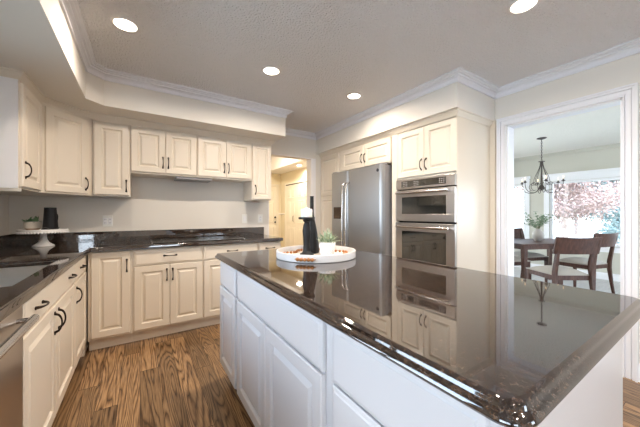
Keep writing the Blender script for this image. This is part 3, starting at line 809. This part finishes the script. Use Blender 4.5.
# double wall oven
ov = thing('double_oven', 'stainless double wall oven with black glass doors in the tall cabinet', 'oven', (RX, 2.075, 0), -PI / 2)
OW = .680
bm = BM(); box(bm, .002, OW - .002, .03, .56, .503, 1.565); obj('body', bm, M['black'], ov)
def ofront(name, z0, z1, wz0, wz1, hz, mirror=False):
    bm = BM(); t0 = -.028
    box(bm, .0, OW, t0, .028, z0, wz0, .003); box(bm, .0, OW, t0, .028, wz1, z1, .003)
    box(bm, .0, .085, t0 + .0005, .028, wz0 - .003, wz1 + .003); box(bm, OW - .085, OW, t0 + .0005, .028, wz0 - .003, wz1 + .003)
    d = obj(name, bm, M['steel'], ov)
    bm = BM(); box(bm, .085, OW - .085, t0 + .002, .02, wz0, wz1); obj('window', bm, M['glassblack'], d)
    bm = BM(); pts = [(.035, t0 + .002, hz), (.035, t0 - .045, hz)]
    n = 8
    pts = [(.04 + (OW - .08) * k / n, t0 - .038 - .014 * math.sin(PI * k / n), hz) for k in range(n + 1)]
    tube(bm, pts, .0125, 12)
    for s in (.05, OW - .05): tube(bm, [(s, t0 - .04, hz), (s, t0 + .001, hz)], .009, 8)
    obj('handle', bm, M['steelh'], d, 60)
    return d
ofront('microwave_door', 1.125, 1.450, 1.200, 1.375, 1.420)
ofront('oven_door', .56, 1.108, .722, 1.022, 1.068)
bm = BM(); box(bm, 0, OW, -.022, .028, 1.462, 1.566, .003); cp = obj('control_panel', bm, M['steel'], ov)
bm = BM(); box(bm, .075, OW - .09, -.0235, -.02, 1.482, 1.548); dsp = obj('display', bm, M['glassblack'], cp)
M['key'] = mat('grey_key_print', (.35, .33, .32), .5)
for (kx0, cols) in ((.095, 3), (.235, 3), (.52, 3)):
    bm = BM()
    for i in range(cols):
        for j in range(3): box(bm, kx0 + i * .022, kx0 + i * .022 + .013, -.0242, -.0234, 1.492 + j * .018, 1.500 + j * .018)
    obj('button', bm, M['key'], cp)
bm = BM(); box(bm, 0, OW, -.012, .028, .503, .553, .003); obj('lower_trim', bm, M['steel'], ov)

# ------------------------------------------------------------------ outlets
def outlet(label, loc, rz, two=False, switch=False):
    t = thing('wall_outlet' if not switch else 'light_switch', label, 'outlet' if not switch else 'switch', loc, rz)
    w = .086 if two else .072
    bm = BM(); box(bm, -w / 2, w / 2, -.006, 0, -.058, .058, .002); obj('cover_plate', bm, M['plate'], t)
    for cx_ in ((-.020, .020) if two else (0,)):
        bm = BM(); box(bm, cx_ - .017, cx_ + .017, -.009, -.005, -.034, .034, .0015); p = obj('socket' if not switch else 'rocker', bm, M['white'], t)
        if not switch:
            for zz in (-.019, .019):
                for sx_ in (-.006, .006):
                    bm = BM(); box(bm, cx_ + sx_ - .0015, cx_ + sx_ + .0015, -.0095, -.0088, zz - .005, zz + .005)
                    obj('slot', bm, M['slot'], p)
outlet('double white wall outlet on the back wall right of the cake stand', (-.285, 3.649, 1.125), 0, two=True)
outlet('white light switch plate on the back wall under the narrow wall cabinet', (1.175, 3.649, 1.135), 0, switch=True)
outlet('white wall outlet on the back wall nearest the passage', (1.395, 3.649, 1.135), 0)
outlet('white wall outlet on the sink wall left of the cake stand', (-.999, 3.35, 1.13), PI / 2)

# ------------------------------------------------------------------ recessed lights
def downlight(label, x, y, z=2.44, k=1.0):
    t = thing('recessed_light', label, 'ceiling light', (x, y, z), 0, 'recessed ceiling lights')
    bm = BM(); lathe(bm, [(.062, -.001), (.064, -.006), (.084, -.004), (.086, -.001)], 32, caps=False); obj('trim_ring', bm, M['white'], t, 60)
    bm = BM(); lathe(bm, [(0.0, -.003), (.062, -.003)], 32, caps=False); obj('lens', bm, M['lens'], t)
    a = area('lamp', (0, 0, -.012), (0, 0, -1), .12, .12, LAMP_W * k, LAMP_C, disk=True); a.parent = t
downlight('recessed ceiling light nearest the left soffit', -.08, 2.20, k=.55)
downlight('middle recessed ceiling light in front of the back soffit', .95, 2.22, k=1.3)
downlight('recessed ceiling light in front of the fridge soffit', 1.88, 2.22, k=.75)
downlight('recessed ceiling light nearest the camera at the top edge', 1.895, .70, k=.65)
downlight('added recessed ceiling light above the camera', .95, .70, k=1.15)  # out-of-view lamp continuing the grid, added to light the room
downlight('added recessed ceiling light near the patio side', .10, -1.2)  # unseen lamp added behind the camera for more light
downlight('added recessed ceiling light over the rear of the kitchen', .95, -1.2)  # another unseen lamp, added to light the kitchen
downlight('recessed light in the hallway ceiling', 3.42, 6.2)

# hallway lamp
hl = thing('flush_lamp', 'round glass hallway ceiling lamp in the raised well', 'ceiling light', (2.2, 6.2, 3.05))
bm = BM(); lathe(bm, [(.0, -.12), (.07, -.11), (.13, -.07), (.15, -.02), (.15, 0)], 24, caps=False); obj('shade', bm, M['ceramic'], hl, 60)
a = area('lamp', (0, 0, -.13), (0, 0, -1), .3, .3, 34, (1.0, .88, .70), disk=True); a.parent = hl

# ------------------------------------------------------------------ things on the left counter
Z = .9155
cs = thing('cake_stand', 'white scalloped pedestal cake stand on the corner worktop', 'cake stand', (-.715, 3.38, Z))
bm = BM(); lathe(bm, [(0, .0), (.072, .0), (.074, .006), (.060, .016), (.036, .036), (.024, .062), (.020, .090), (.024, .112), (.034, .126), (.034, .130), (0, .130)], 32, caps=False); obj('pedestal', bm, M['ceramic'], cs, 60)
bm = BM(); lathe(bm, [(0, .130), (.15, .132), (.157, .128), (.160, .124), (.164, .140), (.163, .150), (.157, .152), (.155, .145), (0, .145)], 48, caps=False)
obj('plate', bm, M['ceramic'], cs, 40)
bm = BM()
for k in range(48):
    a = 2 * PI * k / 48; sphere(bm, (.161 * math.cos(a), .161 * math.sin(a), .124), .008, 8, 6, (1, 1, 1.2))
obj('scalloped_rim', bm, M['ceramic'], cs, 80)
PZ = Z + .1455
def leaf_tuft(bm, c, n, ln, wd, spread, seed, up=0.5):
    rnd = random.Random(seed)
    for i in range(n):
        az = rnd.uniform(0, 2 * PI); el = rnd.uniform(up, 1.45); l = ln * rnd.uniform(.65, 1.1)
        d = Vector((math.cos(az) * math.cos(el), math.sin(az) * math.cos(el), math.sin(el)))
        s = Vector((-math.sin(az), math.cos(az), 0)); b0 = Vector(c) + Vector((rnd.uniform(-spread, spread), rnd.uniform(-spread, spread), 0))
        nrm = s.cross(d)
        prev = None
        for k in range(5):
            u = k / 4; p = b0 + d * l * u + Vector((0, 0, -l * .35 * u * u * math.cos(el))); wv = wd * math.sin(PI * min(.97, .12 + u * .86)) + .0004
            q = [bm.verts.new(p + s * wv), bm.verts.new(p + nrm * wv * .35), bm.verts.new(p - s * wv), bm.verts.new(p - nrm * wv * .35)]
            if prev:
                for j in range(4): bm.faces.new((prev[j], prev[(j + 1) % 4], q[(j + 1) % 4], q[j]))
            else: bm.faces.new(q)
            prev = q
        bm.faces.new(list(reversed(prev)))
pp = thing('potted_succulent', 'small green succulent in a two-tone bowl on the cake stand', 'plant', (-.790, 3.405, PZ))
bm = BM(); lathe(bm, [(.0, .014), (.050, .014), (.056, .030), (.057, .072), (.053, .073), (.050, .060), (0, .058)], 32, caps=False); obj('pot', bm, M['potbeige'], pp, 50)
bm = BM(); lathe(bm, [(0, 0), (.038, 0), (.052, .013), (.052, .0145), (0, .0145)], 32, caps=False); obj('pot_base', bm, M['potbase'], pp, 50)
bm = BM()
leaf_tuft(bm, (0, 0, .06), 70, .065, .0075, .03, 3, .35); obj('foliage', bm, M['leaf'], pp, 60)
sp = thing('canister', 'black tapered canister with a small side handle on the cake stand', 'canister', (-.662, 3.335, PZ + .0005), R(-30))
bm = BM(); lathe(bm, [(0, 0), (.050, 0), (.052, .004), (.045, .11), (.041, .185), (.042, .192), (.039, .196), (0, .194)], 36, caps=False); obj('body', bm, M['black'], sp, 45)
bm = BM(); tube(bm, [(.040, 0, .14), (.056, 0, .138), (.060, 0, .12), (.058, 0, .085), (.046, 0, .075)], .0045, 8); obj('handle', bm, M['black'], sp, 60)
bm = BM(); tube(bm, [(.055 * math.cos(a), .055 * math.sin(a), .012 + .010 * math.sin(3 * a)) for a in [2 * PI * k / 40 for k in range(41)]], .003, 6); obj('base_band', bm, M['slot'], sp, 60)

# ------------------------------------------------------------------ tray and decorations on the island
TX, TY = .996, 1.571
va = Vector((math.sin(R(32.6)), math.cos(R(32.6)), 0)).normalized()      # from the camera to the tray
vr = Vector((va.y, -va.x, 0))
Zi = .9155
tr = thing('round_tray', 'round white tray with wooden bead handles on the island', 'tray', (TX, TY, Zi))
bm = BM(); lathe(bm, [(0, 0), (.262, 0), (.266, .004), (.266, .044), (.263, .047), (.258, .047), (.256, .044), (.256, .009), (0, .009)], 64, caps=False); obj('tray_body', bm, M['tray'], tr, 40)
bm = BM(); lathe(bm, [(0, .0092), (.2555, .0092), (.2555, .0102), (0, .0102)], 64, caps=False); obj('tray_liner', bm, M['trayin'], tr)
def bead_handle(ang):
    hbm = BM(); pts = [(math.cos(ang + q) * .277, math.sin(ang + q) * .277, .022) for q in [(-.22 + .44 * k / 8) for k in range(9)]]
    pts = [(math.cos(ang - .23) * .262, math.sin(ang - .23) * .262, .022)] + pts + [(math.cos(ang + .23) * .262, math.sin(ang + .23) * .262, .022)]
    tube(hbm, pts, .003, 6); ho = obj('tray_handle', hbm, M['bead'], tr)
    for k in range(5):
        q = ang - .16 + .32 * k / 4
        bm = BM(); sphere(bm, (0, 0, 0), .0115, 14, 10, (1, 1, .95)); obj('bead', bm, M['bead'], ho, 80, loc=(math.cos(q) * .278, math.sin(q) * .278, .022))
fa = math.atan2(-va.y, -va.x)
bead_handle(fa - .235); bead_handle(fa + PI)
# bead garland
gz = Zi + .0105
gl = thing('bead_garland', 'brown wooden bead garland looped inside the white tray', 'beads', (TX, TY, gz))
pts = []
for k in range(58):
    a = 2 * PI * k / 58
    rr_ = .195 + .022 * math.sin(4 * a + .6) + .014 * math.sin(7 * a)
    pts.append((rr_ * math.cos(a + fa), rr_ * math.sin(a + fa), .0095))
bm = BM(); tube(bm, pts + [pts[0]], .0015, 5); obj('string', bm, M['bead'], gl)
bm = BM(); sphere(bm, (0, 0, 0), .0093, 12, 8); bmesh.ops.recalc_face_normals(bm, faces=bm.faces[:])
bead_me = bpy.data.meshes.new('bead'); bm.to_mesh(bead_me); bm.free(); bead_me.materials.append(M['bead']); bead_me.shade_smooth()
for p in pts:
    o = bpy.data.objects.new('bead', bead_me); COL.objects.link(o); o.parent = gl; o.location = p
# candle holder
def P(rt, fw): return (TX + vr.x * rt + va.x * fw, TY + vr.y * rt + va.y * fw)
c1 = P(-.062, -.03)
ch = thing('candle_holder', 'black turned candle holder standing in the tray', 'candle holder', (c1[0], c1[1], gz))
bm = BM(); lathe(bm, [(0, 0), (.046, 0), (.048, .006), (.044, .014), (.030, .022), (.024, .036), (.022, .070), (.025, .12), (.028, .165), (.022, .202), (.016, .220), (.026, .232), (.026, .238), (0, .238)], 32, caps=False); obj('stem', bm, M['black'], ch, 50)
bm = BM(); lathe(bm, [(0, .238), (.050, .240), (.055, .244), (.055, .254), (.051, .255), (.049, .248), (0, .248)], 32, caps=False); obj('dish', bm, M['black'], ch, 40)
cn = thing('pillar_candle', 'short white pillar candle on the black candle holder', 'candle', (c1[0], c1[1], gz + .2485))
bm = BM(); lathe(bm, [(0, 0), (.036, 0), (.038, .003), (.038, .055), (.034, .061), (.016, .062), (.006, .070), (0, .068)], 32, caps=False); obj('wax', bm, M['wax'], cn, 50)
bm = BM(); tube(bm, [(0, 0, .066), (.001, 0, .078)], .001, 5); obj('wick', bm, M['black'], cn)
c2 = P(-.030, .10)
vb = thing('bottle_vase', 'tall black bottle vase with a long neck behind the candle holder', 'vase', (c2[0], c2[1], gz))
bm = BM(); lathe(bm, [(0, 0), (.050, 0), (.053, .006), (.052, .03), (.047, .09), (.038, .15), (.024, .22), (.0155, .26), (.0135, .29), (.013, .397), (.014, .402), (.010, .402), (.010, .34), (0, .34)], 36, caps=False)
obj('vase_body', bm, M['black'], vb, 50)
c3 = P(.076, -.03)
pt = thing('potted_plant', 'small pale green plant in a white patterned pot in the tray', 'plant', (c3[0], c3[1], gz))
bm = BM()
# diamond relief pot
segs, rows = 32, 12
rings = []
for j in range(rows + 1):
    u = j / rows; r0 = .042 + .012 * u
    ring = []
    for k in range(segs):
        bump = .0032 * (1 if (j + k) % 2 == 0 else -1) * (1 if 0 < j < rows - 1 else 0)
        a = 2 * PI * k / segs; ring.append(bm.verts.new(((r0 + bump) * math.cos(a), (r0 + bump) * math.sin(a), .090 * u)))
    rings.append(ring)
inner = [bm.verts.new((.049 * math.cos(2 * PI * k / segs), .049 * math.sin(2 * PI * k / segs), .090)) for k in range(segs)]
soil = [bm.verts.new((.047 * math.cos(2 * PI * k / segs), .047 * math.sin(2 * PI * k / segs), .080)) for k in range(segs)]
rings += [inner, soil]
for a, b in zip(rings, rings[1:]):
    for k in range(segs): bm.faces.new((a[k], a[(k + 1) % segs], b[(k + 1) % segs], b[k]))
bm.faces.new(list(reversed(rings[0]))); bm.faces.new(soil)
obj('pot', bm, M['ceramic'], pt)
bm = BM(); leaf_tuft(bm, (0, 0, .080), 85, .10, .006, .024, 11, .42); obj('foliage', bm, M['leafpale'], pt, 60)

# ------------------------------------------------------------------ dining room
TU = R(-21.6)
tb = thing('dining_table', 'dark walnut rectangular dining table under the chandelier', 'table', (5.51, 1.83, 0), TU)
bm = BM(); box(bm, -.70, .70, -.375, .375, .725, .75, .004); obj('tabletop', bm, M['dark_wood'], tb)
bm = BM()
box(bm, -.66, .66, -.345, -.322, .665, .724); box(bm, -.66, .66, .322, .345, .665, .724); box(bm, -.66, -.637, -.322, .322, .665, .724); box(bm, .637, .66, -.322, .322, .665, .724)
obj('apron', bm, M['dark_wood'], tb)
for sx_ in (-1, 1):
    for sy_ in (-1, 1):
        bm = BM()
        lo = [bm.verts.new((sx_ * .655 + a * .020, sy_ * .340 + b * .020, 0)) for a, b in ((-1, -1), (1, -1), (1, 1), (-1, 1))]
        hi = [bm.verts.new((sx_ * .655 + a * .032, sy_ * .335 + b * .032, .7245)) for a, b in ((-1, -1), (1, -1), (1, 1), (-1, 1))]
        for k in range(4): bm.faces.new((lo[k], lo[(k + 1) % 4], hi[(k + 1) % 4], hi[k]))
        bm.faces.new(lo); bm.faces.new(hi)
        obj('leg', bm, M['dark_wood'], tb)
def make_chair(label):
    t = thing('dining_chair', label, 'chair', (0, 0, 0), 0, 'dining chairs around the walnut table')
    hw, hd = .225, .215
    bm = BM()
    box(bm, -hw + .03, hw - .03, hd - .03, hd - .005, .415, .47); box(bm, -hw + .03, hw - .03, -hd + .002, -hd + .025, .415, .47)
    for s in (-1, 1): box(bm, s * (hw - .013) - .011, s * (hw - .013) + .011, -hd + .02, hd - .02, .415, .47)
    obj('seat_frame', bm, M['dark_wood'], t)
    # cushion, domed
    bm = BM(); nx = 8; g = []
    for j in range(nx + 1):
        row = []
        for i in range(nx + 1):
            u, v = -1 + 2 * i / nx, -1 + 2 * j / nx
            wx = hw * (1 + .04 * (v)) ; z = .482 + .055 * (1 - abs(u) ** 3.5) * (1 - abs(v) ** 3.5)
            row.append(bm.verts.new((u * wx, v * hd + .005, z)))
        g.append(row)
    for j in range(nx):
        for i in range(nx): bm.faces.new((g[j][i], g[j][i + 1], g[j + 1][i + 1], g[j + 1][i]))
    border = [g[0][i] for i in range(nx + 1)] + [g[j][nx] for j in range(1, nx + 1)] + [g[nx][i] for i in range(nx - 1, -1, -1)] + [g[j][0] for j in range(nx - 1, 0, -1)]
    low = [bm.verts.new((v.co.x * .985, v.co.y * .985, .471)) for v in border]
    n = len(border)
    for k in range(n): bm.faces.new((border[k], border[(k + 1) % n], low[(k + 1) % n], low[k]))
    bm.faces.new(low)
    obj('seat_cushion', bm, M['cushion'], t, 50)
    for s in (-1, 1):
        bm = BM()   # front legs
        lo = [bm.verts.new((s * (hw - .018) + a * .013, hd - .02 + b * .013, 0)) for a, b in ((-1, -1), (1, -1), (1, 1), (-1, 1))]
        hi = [bm.verts.new((s * (hw - .018) + a * .020, hd - .02 + b * .020, .4705)) for a, b in ((-1, -1), (1, -1), (1, 1), (-1, 1))]
        for k in range(4): bm.faces.new((lo[k], lo[(k + 1) % 4], hi[(k + 1) % 4], hi[k]))
        bm.faces.new(lo); bm.faces.new(hi); obj('leg', bm, M['dark_wood'], t)
        bm = BM(); prev = None   # rear leg sweeping into the back post
        for (z, y, w_) in ((0, -hd - .06, .013), (.2, -hd - .03, .016), (.42, -hd - .005, .021), (.52, -hd - .008, .021), (.75, -hd - .045, .018), (.90, -hd - .085, .013)):
            q = [bm.verts.new((s * (hw - .01) + a * w_ * .85, y + b * w_, z)) for a, b in ((-1, -1), (1, -1), (1, 1), (-1, 1))]
            if prev:
                for k in range(4): bm.faces.new((prev[k], prev[(k + 1) % 4], q[(k + 1) % 4], q[k]))
            else: bm.faces.new(q)
            prev = q
        bm.faces.new(prev); obj('leg', bm, M['dark_wood'], t)
    bm = BM(); prev = None      # curved crest panel
    for k in range(13):
        u = -1 + 2 * k / 12; x = u * .262; yb = -hd - .055 - .04 * (1 - u * u) * 1.0
        q = [bm.verts.new((x, yb + .028, .735)), bm.verts.new((x, yb + .008, .735)), bm.verts.new((x, yb - .036, .925 + .012 * u * u)), bm.verts.new((x, yb - .020, .925 + .012 * u * u))]
        if prev:
            for j in range(4): bm.faces.new((prev[j], prev[(j + 1) % 4], q[(j + 1) % 4], q[j]))
        else: bm.faces.new(q)
        prev = q
    bm.faces.new(prev); obj('backrest', bm, M['dark_wood'], t, 50)
    return t
ch0 = make_chair('dark dining chair nearest the doorway with its curved back to the camera')
def place(o, x, y, face, label):
    o.location = (x, y, 0); o.rotation_euler = (0, 0, R(face - 90)); o['label'] = label
place(ch0, 4.39, 1.26, 56, 'dark dining chair nearest the doorway with its curved back to the camera')
place(copy_tree(ch0), 5.55, 1.31, 75, 'dark dining chair farther right by the picture window')
place(copy_tree(ch0), 5.64, 2.06, 248, 'dark dining chair on the window side of the table, facing the camera')
place(copy_tree(ch0), 4.89, 2.05, -21.6, 'dark dining chair at the left end of the table, mostly hidden by the doorway')

vx, vy = 5.51, 1.83
vs2 = thing('vase', 'round grey stone vase on the dining table', 'vase', (vx, vy, .7505))
bm = BM(); lathe(bm, [(0, 0), (.045, 0), (.05, .006), (.075, .05), (.083, .095), (.072, .145), (.045, .178), (.036, .190), (.038, .205), (.030, .205), (.028, .18), (0, .17)], 32, caps=False); obj('vase_body', bm, M['vase'], vs2, 50)
br = thing('branch_bouquet', 'leafy green olive branches in the round grey vase', 'branches', (vx, vy, .7505 + .172))
rnd = random.Random(5)
sbm = BM(); lbm = BM()
for i in range(17):
    az = rnd.uniform(0, 2 * PI); out = rnd.uniform(.10, .34); hh = rnd.uniform(.18, .36) - out * .25
    pts = []
    for k in range(7):
        u = k / 6; pts.append(Vector((math.cos(az) * (.008 + out * u ** 1.5), math.sin(az) * (.008 + out * u ** 1.5), .0 + hh * (u ** .8))))
    tube(sbm, pts, [.003 - .002 * k / 6 for k in range(7)], 5)
    for k in range(2, 7):
        for s in range(4):
            a2 = rnd.uniform(0, 2 * PI); d = Vector((math.cos(a2), math.sin(a2), rnd.uniform(-.1, .9))).normalized(); l = rnd.uniform(.035, .06)
            c = pts[k]; sd = d.cross(Vector((0, 0, 1))).normalized() * l * .24; nn = sd.cross(d).normalized() * .0012
            a_, b_, e_, f_ = c, c + d * l * .5 + sd, c + d * l, c + d * l * .5 - sd
            top = [lbm.verts.new(p + nn) for p in (a_, b_, e_, f_)]; bot = [lbm.verts.new(p - nn) for p in (a_, b_, e_, f_)]
            lbm.faces.new(top); lbm.faces.new(list(reversed(bot)))
            for j in range(4): lbm.faces.new((top[j], bot[j], bot[(j + 1) % 4], top[(j + 1) % 4]))
obj('stem', sbm, M['stem'], br); obj('foliage', lbm, M['olive'], br)

# chandelier
cd = thing('chandelier', 'dark iron chandelier with scrolled arms over the dining table', 'chandelier', (5.50, 1.78, 2.44))
bm = BM(); lathe(bm, [(0, 0), (.066, 0), (.068, -.006), (.05, -.016), (.02, -.024), (.008, -.03), (0, -.03)], 24, caps=False); obj('canopy', bm, M['iron'], cd, 50)
bm = BM(); z = -.03
for k in range(12):
    ztop = -.03 - k * .0285; ring = []
    for q in range(11):
        a = 2 * PI * q / 10; c_, s_ = math.cos(a) * .008, math.sin(a) * .018
        ring.append((c_ if k % 2 == 0 else 0, 0 if k % 2 == 0 else c_, ztop - .018 + s_))
    tube(bm, ring, .0035, 5)
obj('chain', bm, M['iron'], cd, 60)
bm = BM(); lathe(bm, [(0, -.37), (.012, -.372), (.022, -.380), (.045, -.382), (.045, -.388), (.018, -.39), (.012, -.42), (.010, -.75), (.03, -.79), (.045, -.81), (.03, -.835), (.010, -.855), (0, -.862)], 20, caps=False); obj('column', bm, M['iron'], cd, 50)
for k in range(8):
    a = 2 * PI * k / 8 + .2; bm = BM(); pts = []
    for j in range(13):
        u = j / 12; r = .018 + .085 * (math.sin(PI * u * .5) ** 2.2) ; pts.append((r * math.cos(a), r * math.sin(a), -.39 - .33 * u))
    # small outward scroll at the foot of the strand
    for j in range(1, 9):
        q = PI * 1.5 * j / 8; rr = .103 + .030 * math.sin(q * .9) ; pts.append((rr * math.cos(a), rr * math.sin(a), -.72 - .035 * (1 - math.cos(q)) * .7))
    tube(bm, pts, .0038, 6); obj('scroll', bm, M['iron'], cd, 60)
for k in range(6):
    a = 2 * PI * k / 6 + .5; bm = BM(); pts = []
    ctrl = [(.03, -.80), (.06, -.86), (.11, -.895), (.17, -.895), (.225, -.875), (.262, -.83), (.275, -.78), (.278, -.735)]
    for r, z in ctrl: pts.append((r * math.cos(a), r * math.sin(a), z))
    tube(bm, pts, .0045, 7)
    loop = [(.12 + .055 * math.cos(q), -.795 + .062 * math.sin(q)) for q in [(-2.2 + 4.4 * j / 12) for j in range(13)]]
    tube(bm, [(r * math.cos(a), r * math.sin(a), z) for r, z in loop], .0032, 6)
    ar = obj('arm', bm, M['iron'], cd, 60)
    px, py = .278 * math.cos(a), .278 * math.sin(a)
    bm = BM(); lathe(bm, [(0, -.738), (.012, -.735), (.026, -.724), (.027, -.720), (.012, -.721), (.011, -.70), (0, -.70)], 14, (px, py, 0), caps=False); obj('candle_cup', bm, M['iron'], ar, 50)
    bm = BM(); lathe(bm, [(0, -.720), (.008, -.720), (.008, -.680), (0, -.680)], 12, (px, py, 0), caps=False); obj('candle', bm, M['candle'], ar, 50)
    bm = BM(); lathe(bm, [(0, -.680), (.004, -.677), (.006, -.667), (.004, -.652), (.001, -.642), (0, -.641)], 12, (px, py, 0), caps=False); obj('bulb', bm, M['bulb'], ar, 60)

# ------------------------------------------------------------------ outside
bm = BM(); box(bm, 7.4, 60, -40, 40, -.35, -.30)
g1 = tag(obj('lawn', bm, M['lawn']), 'pale lawn outside the dining room windows', 'lawn', kind='structure')
bm = BM(); box(bm, -30, 7.4, -40, -3.3, -.25, -.15); tag(obj('patio', bm, M['paving']), 'pale patio outside the rear glass door', 'patio', kind='structure')
bm = BM(); box(bm, -30, -1.3, -3.2, 30, -.35, -.30); tag(obj('lawn_side', bm, M['lawn']), 'lawn outside the sink window', 'lawn', kind='structure')
def tree(label, x, y, hgt, cr, lm, seed, n=2600, low=.25, leaf=.09, trunk=.12, name='tree', conic=False):
    n = int(n * 9); leaf = leaf * .50
    t = thing(name, label, 'tree', (x, y, -.30), 0, 'trees outside the dining room')
    rnd = random.Random(seed)
    bm = BM(); tube(bm, [(0, 0, 0), (.05, .03, hgt * .3), (0, -.05, hgt * .6), (.04, 0, hgt * .92)], [trunk, trunk * .75, trunk * .45, trunk * .12], 8)
    tips = []
    for i in range(26):
        z0 = hgt * rnd.uniform(low * .8, .85); az = rnd.uniform(0, 2 * PI)
        l = cr * rnd.uniform(.6, 1.0) * ((1 - z0 / hgt) * 1.25 if conic else 1)
        p = [Vector((0, 0, z0)), Vector((math.cos(az) * l * .5, math.sin(az) * l * .5, z0 + (.1 if conic else .28) * l)), Vector((math.cos(az) * l, math.sin(az) * l, z0 + (0 if conic else .45) * l))]
        tube(bm, p, [trunk * .3, trunk * .18, trunk * .06], 5); tips.append(p)
    obj('trunk', bm, M['bark'], t, 60)
    bm = BM()
    for i in range(n):
        p = rnd.choice(tips); u = rnd.uniform(.25, 1.05)
        c = p[0].lerp(p[2], u) + Vector((rnd.gauss(0, 1), rnd.gauss(0, 1), rnd.gauss(0, .8))) * cr * .13
        a = Vector((rnd.gauss(0, 1), rnd.gauss(0, 1), rnd.gauss(0, 1))).normalized(); b = a.orthogonal().normalized(); s = leaf * rnd.uniform(.6, 1.2)
        vsq = [bm.verts.new(c + a * s), bm.verts.new(c + b * s * .6), bm.verts.new(c - a * s), bm.verts.new(c - b * s * .6)]
        bm.faces.new(vsq)
    obj('foliage', bm, lm, t)
tree('pink leaved tree outside the picture window', 12.4, 3.35, 4.6, 2.0, M['pinkleaf'], 21)
tree('blue green conifer outside the right part of the window', 16.8, 2.9, 6.5, 2.0, M['greenleaf'], 22, n=4200, low=.12, conic=True, leaf=.11)
tree('second pink tree farther off behind the conifer', 22.0, 0.6, 6, 2.2, M['pinkleaf'], 23, n=3000, leaf=.12)
tree('green leaved tree outside the left dining window', 15.2, 7.4, 4.6, 1.8, M['greenleaf'], 24, n=2600)
tree('broad green tree in the distance', 26, 6.4, 7.5, 3.0, M['greenleaf'], 25, n=4200, leaf=.17, low=.15)
tree('tall pink tree in the distance', 25, 14.0, 7, 3.2, M['pinkleaf'], 26, n=3400, leaf=.16, low=.15)
